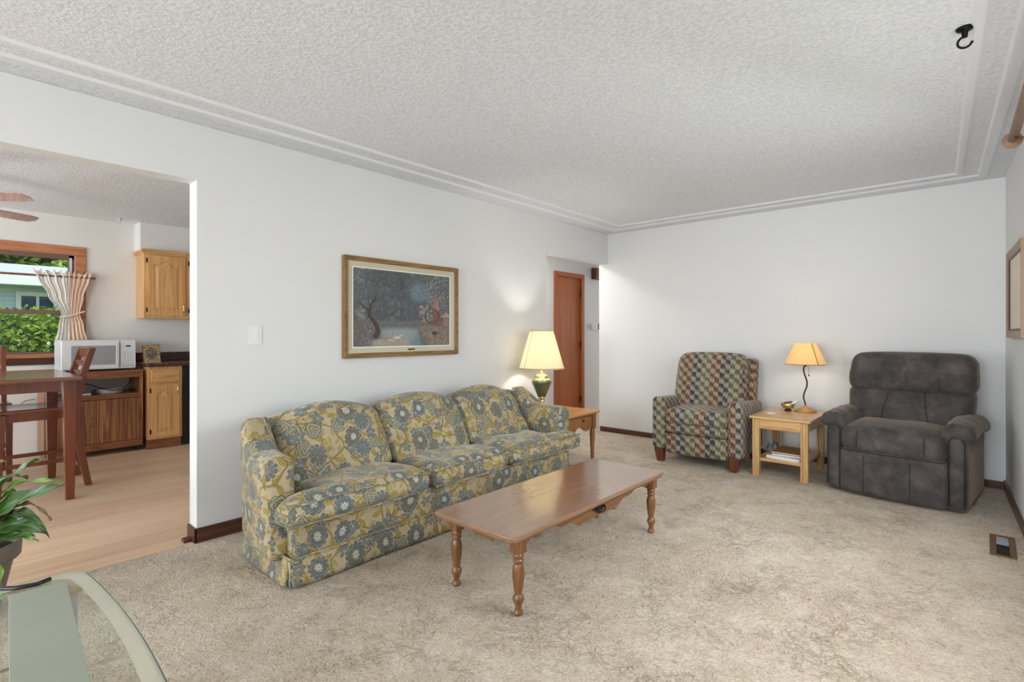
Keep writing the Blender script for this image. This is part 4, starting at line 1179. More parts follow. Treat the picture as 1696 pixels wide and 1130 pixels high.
# local: front at y=-.43, back y=+.4
for sx in (-1, 1):
    def afn(p, q, sx=sx):
        f = (p.z + .26) / .52
        x = p.x * (1 - .0 * f); 
        return Vector((x + sx * .365, p.y - .03, p.z + .275))
    MB().rbox((0, 0, 0), (.115, .78, .53), .05, 16, afn).build('arm_panel', 'suede', rc)
    def pfn(p, q, sx=sx):
        t = (p.y + .36) / .72
        z = p.z + .55 - .03 * (p.x / .1) ** 2 + .02 * math.sin(t * PI)
        y = p.y - .07
        if q.z < 0: z = z + .0
        z += .004 * math.sin(y * 40 + p.x * 25)
        if y < -.36: z += .0025 * math.sin(p.x * 150)
        return Vector((p.x + sx * .372, y, z))
    a = MB().rbox((0, 0, 0), (.185, .74, .115), .055, 22, pfn).build('arm_pad', 'suede', rc)
    m = MB(); pts = []
    for k in range(17):
        t = PI * k / 16; pts.append((sx * .365 - math.cos(t) * .043, -.419, .465 + .055 * math.sin(t)))
    pts = [(pts[0][0], -.419, .05)] + pts + [(pts[-1][0], -.419, .05)]
    m.tube(pts, .0035); m.build('welt', 'seam', a)
MB().rbox((0, .02, .2), (.66, .7, .34), .04, 8).build('body', 'suede', rc)
def sfn(p, q):
    y = p.y - .15; t = (y + .45) / .6
    z = p.z + .425
    if q.z > 0 : z += .028 * (1 - (p.x / .33) ** 4) * math.sin(max(0, min(1, t)) * PI * .9 + .2)
    if y < -.3 and q.z > -.9: z -= .02 * ((-.3 - y) / .15) * max(0, q.z)
    y -= .022 * (1 - (p.x / .33) ** 2) * (1 if q.y < -.2 else 0)
    if q.z < 0 and y < -.3: z -= 0
    z += .003 * math.sin(p.x * 19 + y * 8)
    return Vector((p.x, y, z))
seat = MB().rbox((0, 0, 0), (.635, .6, .2), .07, 28, sfn).build('seat_cushion', 'suede', rc)
def ffn(p, q):
    y = p.y - .4 - .026 * (1 - (p.x / .33) ** 2) ; z = p.z + .185
    y -= .008 * math.sin((z - .03) / .3 * PI)
    return Vector((p.x, y, z))
fr_ = MB().rbox((0, 0, 0), (.64, .07, .33), .028, 24, ffn).build('footrest', 'suede', rc)
m = MB()
def fy(x, z): return -.4 - .035 - .026 * (1 - (x / .33) ** 2) - .008 * math.sin((z - .03) / .3 * PI) - .001
m.tube([(x, fy(x, .332) + .004, .335) for x in [(-.31 + k * .031) for k in range(21)]], .004)
for x in (-.16, .12): m.tube([(x, fy(x, .04 + k * .03), .04 + k * .03) for k in range(10)], .0022)
m.build('seam', 'seam', fr_)
for x in (-.2, .2): MB().tube([(x, -.474, .37 + k * .026 + .003) for k in range(6)], .0022).build('seam', 'seam', seat)
def lower(p, q):
    z = p.z + .635; f = (z - .48) / .3
    y = p.y + .07 + .09 * f
    x = p.x * (1 - .02 * math.sin(max(0, min(1, f)) * PI))
    if p.y < 0:
        y -= .03 * (1 - (p.x / .41) ** 4) * math.sin(max(0, min(1, f)) * PI)
        for sx_ in (-.14, .14): y += .022 * math.exp(-((p.x - sx_ * (1.1 - .3 * f)) / .03) ** 2)
        y += .006 * math.sin((abs(p.x) * 26 - z * 34)) * min(1, abs(p.x) / .2)
    return Vector((x, y, z))
lo = MB().rbox((0, 0, 0), (.81, .22, .33), .075, 34, lower).build('lumbar_cushion', 'suede', rc)
m = MB()
for sx_ in (-.14, .14):
    m.tube([(sx_ * (1.1 - .3 * (k / 9)), -.052 + .09 * (k / 9) - .018 * math.sin(k / 9 * PI), .5 + k * .029) for k in range(10)], .0022)
m.build('seam', 'seam', lo)
def upper(p, q):
    z = p.z + .905; f = (z - .745) / .32
    x = p.x * (1 - .035 * max(0, f - .3) - 0.0)
    y = p.y + .155 + .07 * f
    z -= .018 * (p.x / .4) ** 4 * (1 if q.z > 0 else -.3)
    if p.y < 0:
        y -= .035 * math.sin(max(0, min(1, f)) * PI) * (1 - (p.x / .41) ** 6)
        y += .004 * math.sin(p.x * 38 + z * 30) * (abs(p.x) / .3) ** 2
        for sx_ in (-.2, .2): y += .008 * math.exp(-((p.x - sx_) / .014) ** 2)
    return Vector((x, y, z))
up = MB().rbox((0, 0, 0), (.82, .25, .325), .08, 34, upper).build('headrest_cushion', 'suede', rc)
m = MB()
for sx_ in (-.2, .2): m.tube([(sx_, .035 + .07 * (k / 9) - .034 * math.sin(k / 9 * PI), .775 + k * .027) for k in range(10)], .002)
m.build('seam', 'seam', up)
MB().rbox((0, .27, .5), (.74, .16, .86), .06, 12).build('back_shell', 'suede', rc)

# ================================================================== KITCHEN
# soffit over the wall cabinets
struct('trim_8', MB().box(XK, -3.42, -4.045, -1.45, 2.135, ZC), 'kwall', bevel=.004)
def arch(s, h):
    d = min(s, 1 - s)
    if d < .14: return 0
    a = (d - .14) / .36
    return h * (.5 - .5 * math.cos(min(1, a * 1.15) * PI)) * .98
def cab_door(par, x, y0, y1, z0, z1, hinge_side, handle_side, hz, b=.055, h=.045):
    """cathedral raised-panel door facing +X at plane x"""
    d = MB().box(x, x + .012, y0, y1, z0, z1).build('door', 'koak', par, bevel=.002)
    m = MB(); m.box(x + .012, x + .019, y0, y0 + b, z0, z1).box(x + .012, x + .019, y1 - b, y1, z0, z1).box(x + .012, x + .019, y0 + b, y1 - b, z0, z0 + b)
    N = 30; yi0, yi1 = y0 + b, y1 - b; zt = z1 - b - h
    for k in range(N):
        s0, s1 = k / N, (k + 1) / N
        ya, yb = yi0 + (yi1 - yi0) * s0, yi0 + (yi1 - yi0) * s1; za, zb = zt + arch(s0, h), zt + arch(s1, h)
        m.add([(x + .019, ya, za), (x + .019, yb, zb), (x + .019, yb, z1), (x + .019, ya, z1), (x + .012, ya, za), (x + .012, yb, zb)], [(0, 1, 2, 3), (0, 4, 5, 1)])
    m.add([(x + .012, yi0, z1), (x + .012, yi1, z1), (x + .019, yi1, z1), (x + .019, yi0, z1)], [(0, 1, 2, 3)])
    m.build('door_frame', 'koak', d)
    g = .012; out = [(yi0 + g, z0 + b + g), (yi1 - g, z0 + b + g)] + [(yi1 - g - (yi1 - yi0 - 2 * g) * k / N, zt - g + arch(1 - k / N, h)) for k in range(N + 1)]
    cy = (yi0 + yi1) / 2; cz_ = (z0 + z1) / 2; gi = .03
    inn = [(cy + (p - cy) * (1 - 2 * gi / (yi1 - yi0)), cz_ + (q - cz_) * (1 - 2 * gi / (z1 - z0 - 2 * b))) for p, q in out]
    n = len(out); vs = [(x + .0125, *p) for p in out] + [(x + .019, *p) for p in inn]
    m = MB(); m.add(vs, [tuple(range(n, 2 * n))] + [(k, (k + 1) % n, n + (k + 1) % n, n + k) for k in range(n)]); m.build('raised_panel', 'koak', d)
    yh = y1 - .022 if handle_side > 0 else y0 + .022
    m = MB(); pts = [(x + .02, yh, hz - .048), (x + .036, yh, hz - .04)] + [(x + .04 + .003 * math.sin(k / 6 * PI * 2), yh, hz - .03 + k * .01) for k in range(7)] + [(x + .036, yh, hz + .04), (x + .02, yh, hz + .048)]
    m.tube(pts, [.003, .004, .004, .006, .004, .007, .004, .006, .004, .004, .003], 8); m.lathe([(.008, -.004), (.001, .006)], (x + .02, yh, hz + .05), 8); m.build('handle', 'brass', d)
    yh = y0 - .006 if hinge_side < 0 else y1 + .006
    for zz in (z0 + .06, z1 - .06):
        m = MB(); m.box(x - .001, x + .008, yh - .008, yh + .008, zz - .024, zz + .024).tube([(x + .009, yh + .006, zz - .026), (x + .009, yh + .006, zz + .026)], .004, 8); m.build('hinge', 'bronze', d, bevel=.002)
    return d
def wall_cab(label, ya, yb, left):
    t = thing('wall_cabinet', label, 'cabinet', (XK, (ya + yb) / 2, 1.385), group='oak wall cabinets'); o_ = t.location.copy()
    def sh(mb): mb.v = [p - Vector(o_) for p in mb.v]; return mb
    sh(MB().box(XK, -3.345, ya, yb, 1.385, 2.10)).build('body', 'koak', t, bevel=.002)
    m = MB(); m.box(XK, -3.328, ya - (.015 if left else 0), yb, 2.085, 2.105).box(XK, -3.315, ya - (.028 if left else 0), yb, 2.105, 2.135); sh(m).build('crown_moulding', 'koak_h', t, bevel=.006)
    k0 = len(bpy.data.objects)
    before = set(bpy.data.objects); cab_door(t, -3.345, ya + .035, yb - .012, 1.415, 2.075, -1, 1, 1.50)
    for o in set(bpy.data.objects) - before:
        for v in o.data.vertices: v.co -= o_
wall_cab('oak wall cabinet with arched door right of the curtained window', -4.03, -3.625, True)
wall_cab('oak wall cabinet cut off by the wall edge, only its handle side seen', -3.625, -3.2, False)
t = thing('base_cabinet', 'narrow oak base cabinet with one drawer beside the microwave cart', 'cabinet', (0, 0, 0)); t.location = (-3.36, -3.9, 0); o_ = t.location.copy()
before = set(bpy.data.objects)
MB().box(XK, -3.06, -4.055, -3.745, .10, .865).build('body', 'koak', t, bevel=.002)
MB().box(XK, -3.10, -4.055, -3.745, 0, .10).build('toe_kick', 'cart_h', t)
cab_door(t, -3.06, -4.03, -3.775, .125, .675, -1, 1, .62, .05, .04)
dw = MB().box(-3.06, -3.045, -4.03, -3.775, .70, .83).build('drawer', 'koak_h', t, bevel=.004)
MB().box(-3.045, -3.04, -3.985, -3.82, .735, .795).build('raised_panel', 'koak_h', dw, bevel=.004)
MB().tube([(-3.04, -3.94, .765), (-3.025, -3.935, .765), (-3.02, -3.92, .762), (-3.02, -3.9, .764), (-3.02, -3.88, .762), (-3.025, -3.865, .765), (-3.04, -3.86, .765)], [.004, .004, .006, .004, .006, .004, .004], 8).build('handle', 'brass', dw)
for o in set(bpy.data.objects) - before:
    for v in o.data.vertices: v.co -= o_
t = thing('dishwasher', 'black dishwasher at the right end of the kitchen counter', 'dishwasher', (-3.36, -3.44, 0))
MB((-3.36, -3.44, 0)).box(XK + .02, -3.065, -3.74, -3.14, .1, .865).build('door_panel', 'black_gloss', t, bevel=.004)
MB((-3.36, -3.44, 0)).box(-3.3, -3.10, -3.74, -3.14, 0, .1).build('toe_kick', 'black', t)
MB((-3.36, -3.44, 0)).box(-3.065, -3.05, -3.735, -3.145, .76, .855).build('control_panel', 'black', t, bevel=.003)
t = thing('kitchen_counter', 'brown granite look counter above the narrow cabinet and dishwasher', 'counter', (-3.36, -3.6, .865)); o_ = Vector((-3.36, -3.6, .865))
MB(o_).box(XK, -3.03, -4.075, -1.45, .866, .903).build('worktop', 'granite', t, bevel=.006)
MB(o_).box(XK, XK + .02, -4.075, -1.45, .903, 1.0).build('backsplash', 'granite', t, bevel=.004)
t = thing('print_card', 'small square picture card with a flower border on the kitchen counter', 'picture', (-3.24, -3.975, .903), R(12))
m = MB(); m.add([(0, -.08, .01), (0, .08, .01), (-.03, .08, .185), (-.03, -.08, .185)], [(0, 1, 2, 3)]); m.uv = [(0, 0), (1, 0), (1, 1), (0, 1)]; m.build('picture_face', 'print', t)
m = MB(); m.prism([(-.002, .006), (-.032, .19), (-.040, .19), (-.010, .002)], 1, -.085, .085); m.build('backing', 'pine_v', t)
MB().box(-.07, .03, -.07, .07, 0, .008).build('stand', 'grey_plastic', t)

# microwave cart
KC = (-3.36, -4.45, 0)
cart = thing('microwave_cart', 'walnut print kitchen cart with two doors holding the microwave', 'cart', KC)
ky0, ky1, kx0, kx1 = -4.86, -4.085, -3.6, -3.13
MB(KC).box(kx0, kx1 + .01, ky0, ky1, .815, .84).build('top', 'cart_h', cart, bevel=.003)
MB(KC).box(kx1 - .02, kx1 + .012, ky0 + .02, ky1 - .02, .765, .815).build('top_rail', 'cart_h', cart, bevel=.003)
for a in (ky0, ky1 - .02): MB(KC).box(kx0, kx1, a, a + .02, .05, .815).build('side_panel', 'cart', cart, bevel=.002)
MB(KC).box(kx0, kx1, ky0 + .02, ky1 - .02, .555, .60).build('shelf', 'cart_h', cart, bevel=.003)
MB(KC).box(kx0, kx1 + .005, ky0 + .02, ky1 - .02, .05, .12).build('bottom_rail', 'cart_h', cart, bevel=.003)
MB(KC).box(kx0, kx0 + .01, ky0 + .02, ky1 - .02, .12, .555).build('back_panel', 'cart', cart)
ym = (ky0 + ky1) / 2
for a, b, h in ((ky0 + .022, ym - .002, ym - .05), (ym + .002, ky1 - .022, ym + .05)):
    d = MB(KC).box(kx1 - .018, kx1, a, b, .123, .55).build('door', 'cart', cart, bevel=.002)
    MB(KC).tube([(kx1, h, .29), (kx1 + .022, h, .3), (kx1 + .022, h, .37), (kx1, h, .38)], .006, 8).build('handle', 'pine_v', d)
for a in (ky0 + .03, ky1 - .03):
    for b in (kx0 + .04, kx1 - .04):
        m = MB(KC); m.lathe([(.024, -.01), (.026, -.006), (.026, .006), (.024, .01)], (0, 0, 0), 16); m.v = [Vector((p.x, p.z, p.y)) for p in [v + Vector(KC) for v in m.v]]; m.v = [p + Vector((b, a, .026)) - Vector(KC) for p in m.v]
        m.box(b - .012, b + .012, a - .014, a + .014, .036, .052); m.build('caster', 'black', cart)
# microwave
MWo = (-3.37, -4.44, .84)
mw = thing('microwave', 'white countertop microwave oven on the walnut cart under the window', 'microwave', MWo)
mx0, mx1, my0, my1, mz0, mz1 = -3.57, -3.19, -4.735, -4.135, .852, 1.15
MB(MWo).box(mx0, mx1, my0, my1, mz0, mz1).build('body', 'white_plastic', mw, bevel=.01, seg=3)
for a in (my0 + .05, my1 - .05):
    for b in (mx0 + .05, mx1 - .05): MB(MWo).lathe([(.012, .840), (.012, .853)], (b, a, 0), 12).build('foot', 'black', mw)
d = MB(MWo).box(mx1, mx1 + .022, my0 + .004, my1 - .14, mz0 + .008, mz1 - .006).build('door', 'white_plastic', mw, bevel=.006, seg=3)
MB(MWo).box(mx1 + .022, mx1 + .024, my0 + .075, my1 - .175, mz0 + .05, mz1 - .055).build('window', 'micro_glass', d, bevel=.001)
MB(MWo).box(mx1 + .022, mx1 + .034, my1 - .168, my1 - .146, mz0 + .03, mz1 - .03).build('handle', 'grey_plastic', d, bevel=.004)
cp = MB(MWo).box(mx1, mx1 + .02, my1 - .136, my1 - .004, mz0 + .008, mz1 - .006).build('control_panel', 'white_plastic', mw, bevel=.005)
MB(MWo).box(mx1 + .02, mx1 + .0215, my1 - .09, my1 - .05, mz1 - .07, mz1 - .055).build('display', 'black', cp)
for r_ in range(6):
    for c_ in range(3): MB(MWo).box(mx1 + .02, mx1 + .0218, my1 - .108 + c_ * .028, my1 - .09 + c_ * .028, mz0 + .055 + r_ * .022, mz0 + .066 + r_ * .022).build('button', 'grey_plastic', cp)
MB(MWo).box(mx1 + .02, mx1 + .0225, my1 - .12, my1 - .022, mz0 + .022, mz0 + .046).build('open_button', 'grey_plastic', cp, bevel=.001)
# things on the cart shelf
o = MB((-3.3, -4.34, .60)).lathe([(.085, 0), (.095, .006), (.11, .04), (.114, .044), (.106, .044), (.09, .008), (.002, .006)], (-3.3, -4.34, .60), 36, sx=.75, sy=1.15, cap=False).build('baking_dish', 'offwhite', uvoff=(0, 0)); tag(o, 'white oval baking dish on the open shelf of the cart', 'dish')
book('wooden_board', 'tan cutting board with dark edge lying on the cart shelf', 'cutting board', -3.36, -3.2, -4.7, -4.5, .60, .022, 0, 'pine')
for bd in [x for x in bpy.data.objects if x.parent and x.parent.name.startswith('wooden_board') and x.name.startswith('pages')]: bd.name = 'core'
m = MB((-3.3, -4.6, .622)); m.lathe([(.03, 0), (.034, .01), (.03, .028), (.012, .034)], (-3.3, -4.6, .622), 20)
tag(m.build('jar_lid', 'wicker'), 'small round tan lid lying on the cutting board in the cart', 'lid')
m = MB((-3.25, -4.5, .62)); m.tube([(-3.2, -4.16, .78), (-3.2, -4.19, .70), (-3.2, -4.25, .64), (-3.2, -4.33, .635), (-3.21, -4.42, .66), (-3.22, -4.5, .70), (-3.23, -4.58, .72), (-3.24, -4.64, .70), (-3.26, -4.66, .65), (-3.28, -4.665, .622)], .0045, 8)
tag(m.build('power_cord', 'black'), 'black power cord looping down inside the cart', 'cord')
t = thing('cord_plug', 'black plug block standing at the end of the looping cord', 'plug', (-3.22, -4.475, .6))
MB().box(-.015, .015, -.018, .018, 0, .055).build('housing', 'black', t, bevel=.004)
m = MB((-3.63, -5.0, .5)); m.tube([(-3.64, -4.87, .56), (-3.64, -4.94, .55), (-3.64, -5.0, .50), (-3.645, -5.06, .4), (-3.645, -5.09, .25), (-3.65, -5.1, .02)], .003, 6)
tag(m.build('phone_cord', 'black'), 'thin dark cord curving down the wall left of the cart', 'cord')

# counter-height table
TB = (-1.9, -5.5, 0); tz = .912
tb = thing('bar_table', 'tall cherry wood dining table in the kitchen', 'dining table', TB)
bx0, bx1, by0, by1 = -2.5, -1.37, -6.2, -4.85
MB(TB).box(bx0, bx1, by0, by1, tz - .028, tz).build('tabletop', 'cherry_h', tb, bevel=.004)
for a in (by0 + .05, by1 - .04):
    for b in (bx0 + .06, -1.60):
        m = MB(TB); w0, w1 = .026, .04; vs = []
        for z, w in ((0, w0), (tz - .028, w1)):
            for px, py in ((-1, -1), (1, -1), (1, 1), (-1, 1)): vs.append((b + px * w, a + py * w, z))
        m.add(vs, [(3, 2, 1, 0), (4, 5, 6, 7), (0, 1, 5, 4), (1, 2, 6, 5), (2, 3, 7, 6), (3, 0, 4, 7)]); m.build('leg', 'cherry', tb, bevel=.004)
for (a, b, c, d) in ((bx0 + .05, bx0 + .07, by0 + .09, by1 - .09), (-1.6, -1.58, by0 + .09, by1 - .09)): MB(TB).box(a, b, c, d, tz - .115, tz - .028).build('apron', 'cherry', tb)
for a in (by0 + .04, by1 - .06): MB(TB).box(bx0 + .09, -1.63, a, a + .02, tz - .115, tz - .028).build('apron', 'cherry', tb)

def stool(label, loc, rz):
    """local: faces -Y (back rest at +Y)"""
    t = thing('bar_stool', label, 'bar stool', loc, rz, None)
    w = .22; sz = .635
    def curve(z):   # rear post: splayed foot, leaning top
        return .235 + .075 * max(0, (sz - z) / sz) ** 1.6 + .10 * max(0, (z - sz) / .46) ** 1.4
    for sx in (-1, 1):
        m = MB(); N = 22; vs = []; fs = []
        for k in range(N + 1):
            z = 1.10 * k / N; y = curve(z); hw = .018; hd = .026 - .006 * abs(k / N - .5)
            for px, py in ((-1, -1), (1, -1), (1, 1), (-1, 1)): vs.append((sx * w + px * hw, y + py * hd, z))
        for k in range(N):
            for q in range(4): fs.append((k * 4 + q, k * 4 + (q + 1) % 4, k * 4 + 4 + (q + 1) % 4, k * 4 + 4 + q))
        fs += [(3, 2, 1, 0), tuple(N * 4 + i for i in range(4))]
        m.add(vs, fs, False); m.build('rear_post', 'cherry', t, bevel=.004)
        m = MB(); vs = []
        for z, a in ((0, .018), (sz - .02, .024)):
            for px, py in ((-1, -1), (1, -1), (1, 1), (-1, 1)): vs.append((sx * w + px * a, -.19 + py * a - (.02 if z == 0 else 0), z))
        m.add(vs, [(3, 2, 1, 0), (4, 5, 6, 7), (0, 1, 5, 4), (1, 2, 6, 5), (2, 3, 7, 6), (3, 0, 4, 7)]); m.build('front_leg', 'cherry', t, bevel=.003)
        MB().box(sx * w - .01, sx * w + .01, -.18, .235, sz - .08, sz - .02).build('seat_rail', 'cherry', t)
        MB().box(sx * w - .009, sx * w + .009, -.19, .25, .21, .24).build('stretcher', 'cherry', t)
    MB().box(-w, w, -.2, -.18, sz - .08, sz - .02).build('seat_rail', 'cherry', t)
    MB().box(-w, w, -.2, -.18, .28, .315).build('footrest', 'cherry', t)
    MB().box(-w, w, .245, .265, .16, .19).build('stretcher', 'cherry', t)
    m = MB()
    m.rbox((0, .01, sz - .005), (.48, .45, .03), .012, 14, lambda p, q: Vector((p.x, p.y, p.z - (.008 * (1 - (p.x / .24) ** 2) if p.z > 0 else 0)))); m.build('seat', 'cherry_h', t)
    for z in (.73, .81, .89, .97):
        y = curve(z); MB().rbox((0, y, z), (.41, .018, .045), .006, 8, lambda p, q: Vector((p.x, p.y + .02 * (1 - (p.x / .2) ** 2), p.z))).build('slat', 'cherry', t)
    y = curve(1.06); MB().rbox((0, y, 1.06), (.41, .024, .085), .008, 8, lambda p, q: Vector((p.x, p.y + .025 * (1 - (p.x / .2) ** 2), p.z))).build('top_rail', 'cherry', t)
    return t
stool('ladder back cherry bar stool pushed under the near end of the table', (-2.17, -5.035, 0), 0)
stool('cherry bar stool at the window side, only its back post seen', (-2.76, -5.36, 0), R(90))

# ceiling fan
fan = thing('ceiling_fan', 'ceiling fan with washed wooden blades and frosted glass light', 'ceiling fan', (-2.03, -5.7, ZC))
m = MB(); m.lathe([(.001, 0), (.07, 0), (.065, -.03), (.02, -.045), (.015, -.20), (.02, -.21), (.1, -.22), (.12, -.25), (.11, -.30), (.06, -.32), (.001, -.32)], seg=28, cap=False); m.build('motor', 'white_plastic', fan)
for k in range(5):
    a = R(118 + 72 * k)
    m = MB(); out = [(.16, -.05), (.3, -.062), (.74, -.068), (.79, -.055), (.81, 0), (.79, .055), (.74, .068), (.3, .062), (.16, .05)]
    m.prism(out, 2, -.19, -.183); rt = Matrix.Rotation(a, 3, 'Z'); tl = Matrix.Rotation(R(-12), 3, 'X')
    m.v = [rt @ (tl @ (p + Vector((0, 0, .186))) - Vector((0, 0, .285))) for p in m.v]; m.build('blade', 'fan_wood', fan, bevel=.002)
    m = MB(); m.tube([(.1, 0, -.285), (.2, 0, -.29)], .012, 8); m.v = [rt @ p for p in m.v]; m.build('blade_arm', 'brass', fan)
m = MB(); m.lathe([(.05, -.32), (.12, -.34), (.15, -.38), (.13, -.43), (.07, -.465), (.001, -.475)], seg=32, cap=False); m.build('light_bowl', 'frostglass', fan)
point('kitchen_fan_fill', (-2.03, -5.7, ZC - .56), 9, .1, (1, .97, .92))  # extra fill added to brighten the kitchen, hung under the fan

# kitchen curtain rod and curtain
t = thing('cafe_rod', 'thin wooden cafe curtain rod across the kitchen window', 'curtain rod', (XK + .07, -4.4, 1.80))
MB().tube([(0, 0, 0), (0, -1.8, 0)], .011, 12).build('rod', 'pine_v', t)
MB().tube([(-.07, -.03, 0), (0, -.03, 0)], .007, 8).build('bracket', 'brass', t)
ct_ = thing('cafe_curtain', 'tied back lace and peach cafe curtain at the kitchen window', 'curtain', (XK + .07, -4.6, 1.1)); O_ = Vector((XK + .07, -4.6, 1.1))
def lerp_tab(z, tab):
    for (z0, a), (z1, b) in zip(tab, tab[1:]):
        if z0 >= z >= z1:
            t_ = (z0 - z) / (z0 - z1); t_ = t_ * t_ * (3 - 2 * t_); return a + (b - a) * t_
    return tab[-1][1] if z < tab[-1][0] else tab[0][1]
def curtain(name, mat, L, Rr, folds, z0, z1, amp):
    m = MB(O_); nu, nv = 90, 40; uv = []
    def fn(u, v):
        z = z0 + (z1 - z0) * v; a = lerp_tab(z, L); b = lerp_tab(z, Rr); w = b - a
        y = a + w * u; am = amp * (1.25 if v < .04 else 1) * (.5 + .8 * min(1, abs(z - 1.42) * 4))
        x = XK + .075 + am * math.sin(u * folds * 2 * PI + math.sin(v * 5) * .8) + .004 * math.sin(u * 60)
        if v > .08: x += .012
        uv.append((u, z)); return (x, y, z + (.012 * math.sin(u * 37) + .008 * math.sin(u * 61) if v == 0 else 0))
    m.grid(fn, nu, nv); m.uv = uv
    o = m.build(name, mat, ct_); s = o.modifiers.new('th', 'SOLIDIFY'); s.thickness = .002; return o
curtain('lace_panel', 'lace', [(1.86, -4.90), (1.78, -4.86), (1.6, -4.78), (1.42, -4.68), (1.3, -4.70), (1.05, -4.74)], [(1.86, -4.6), (1.42, -4.60), (1.05, -4.6)], 4, 1.85, 1.1, .005)
curtain('peach_panel', 'peach', [(1.86, -4.62), (1.42, -4.625), (1.05, -4.63)], [(1.86, -4.42), (1.78, -4.45), (1.6, -4.50), (1.42, -4.53), (1.3, -4.50), (1.05, -4.45)], 4.5, 1.845, 1.1, .007)
m = MB(O_); pts = [(XK + .11 + .01 * math.sin(k / 20 * PI), -4.69 + .19 * k / 20, 1.385 + .06 * (k / 20) ** 1.6) for k in range(21)]
for k, p in enumerate(pts): m.lathe([(.001, -.008), (.007, -.005), (.0085, 0), (.007, .005), (.001, .008)], p, 8)
m.build('tieback_beads', 'beads', ct_)

# ================================================================== GLASS TV STAND / TABLE
GT = (1.8, -5.6, 0); gz = .5
gt = thing('glass_table', 'low glass topped stand with curved front at the lower left corner', 'glass table', GT)
def gout(inset=0, z=0):
    """outline: straight end at x=gx0, bowed edge towards +y"""
    P = []
    xs0, xs1 = 1.335 + inset, 2.3 - inset
    yb = -6.1 + inset
    P.append((xs0, yb)); P.append((xs1, yb))
    for k in range(41):
        s = 1 - k / 40; x = xs0 + (xs1 - xs0) * s
        y = -5.272 - inset + (.028) * math.sin(s * PI) ** .8
        c = .06
        if s < c / 1.4: y -= (c / 1.4 - s) ** 2 * 18
        P.append((x, y))
    return P
a = gout(); b = gout(.035)
m = MB(GT); m.prism(a, 2, gz - .008, gz); m.build('glass_top', 'tglass', gt)
n = len(a); m = MB(GT); vs = [(*p, gz + .0004) for p in a] + [(*p, gz + .0004) for p in b]; m.add(vs, [(k, (k + 1) % n, n + (k + 1) % n, n + k) for k in range(n)]); m.build('frosted_border', 'tfrost', gt)
m = MB(GT); m.tube([(*p, gz - .004) for p in a] + [(*a[0], gz - .004)], .0042, 8); m.build('glass_edge', 'tedge', gt)
a2 = gout(.10)
m = MB(GT); m.prism(a2, 2, .313, .32); m.build('lower_shelf', 'tglass', gt)
m = MB(GT); m.tube([(*p, .3165) for p in a2] + [(*a2[0], .3165)], .0038, 8); m.build('shelf_edge', 'tedge', gt)
for (x, y) in ((1.455, -5.31), (1.455, -6.0), (2.18, -5.31), (2.18, -6.0)):
    MB(GT).box(x - .02, x + .02, y - .012, y + .012, 0, gz - .012).build('leg', 'alu', gt, bevel=.004)
    MB(GT).prism([(x - .06, y - .04 * (1 if y > -5.6 else -1)), (x + .06, y - .04 * (1 if y > -5.6 else -1)), (x, y + .035 * (1 if y > -5.6 else -1))], 2, gz - .02, gz - .0085).build('corner_bracket', 'beige_paint', gt)
m = MB(); m.box(0, .85, -.06, .06, .001, .004)
rn = m.build('runner', 'runner', bevel=.001); rn.location = (1.411, -5.375, gz); rn.rotation_euler = (0, 0, -.072); tag(rn, 'sage grey rectangular mat lying on the glass table', 'mat')
m = MB((1.36, -5.4, gz)); m.tube([(1.31, -5.50, gz - .03), (1.33, -5.45, gz + .004), (1.37, -5.42, gz + .006), (1.385, -5.375, gz + .006), (1.37, -5.345, gz + .006)], .006, 10)
tag(m.build('black_cable', 'black'), 'short black cable curling over the glass table edge', 'cable')

# ================================================================== PEACE LILY
PL = (.13, -5.47, 0)
pl = thing('potted_peace_lily', 'leafy green potted plant in a taupe pot at the left edge', 'potted plant', PL)
m = MB(); m.lathe([(.10, 0), (.104, .005), (.148, .215), (.150, .222), (.166, .225), (.172, .232), (.176, .292), (.172, .298), (.162, .298), (.158, .27), (.155, .26)], seg=48, cap=False); m.lathe([(.001, .001), (.10, .0)], seg=48, cap=False); m.build('pot', 'pot', pl)
m = MB(); m.lathe([(.001, .272), (.06, .276), (.157, .262)], seg=32, cap=False); m.build('soil', 'soil', pl)
def leaf(base, mid, tip, width, mat='leaf', roll=0.0, wave=.01):
    b, c, t_ = [Vector(p) for p in (base, mid, tip)]; nu, nv = 10, 26; m = MB(PL); uv = []
    def P(s): return b * (1 - s) ** 2 + c * 2 * s * (1 - s) + t_ * s ** 2
    def fn(u, v):
        p = P(v); d = (P(min(1, v + .02)) - P(max(0, v - .02))).normalized()
        side = d.cross(Vector((0, 0, 1))).normalized(); side = Matrix.Rotation(roll, 3, d) @ side; up_ = side.cross(d).normalized()
        w = width * (math.sin(PI * v ** .75) ** .85 if 0 < v < 1 else 0) * (1 - .25 * v)
        k = (u - .5) * 2
        q = p + side * (k * w / 2) + up_ * (abs(k) ** 1.4 * w * .16 + wave * math.sin(v * 19 + k * 2) * abs(k))
        uv.append((k, v * 2)); return tuple(q)
    m.grid(fn, nu, nv); m.uv = uv; o = m.build('leaf', mat, pl); return o
bs = (.13, -5.46, .27)
def bb(dx, dy, dz=0): return (bs[0] + dx, bs[1] + dy, bs[2] + dz)
stems = MB(PL)
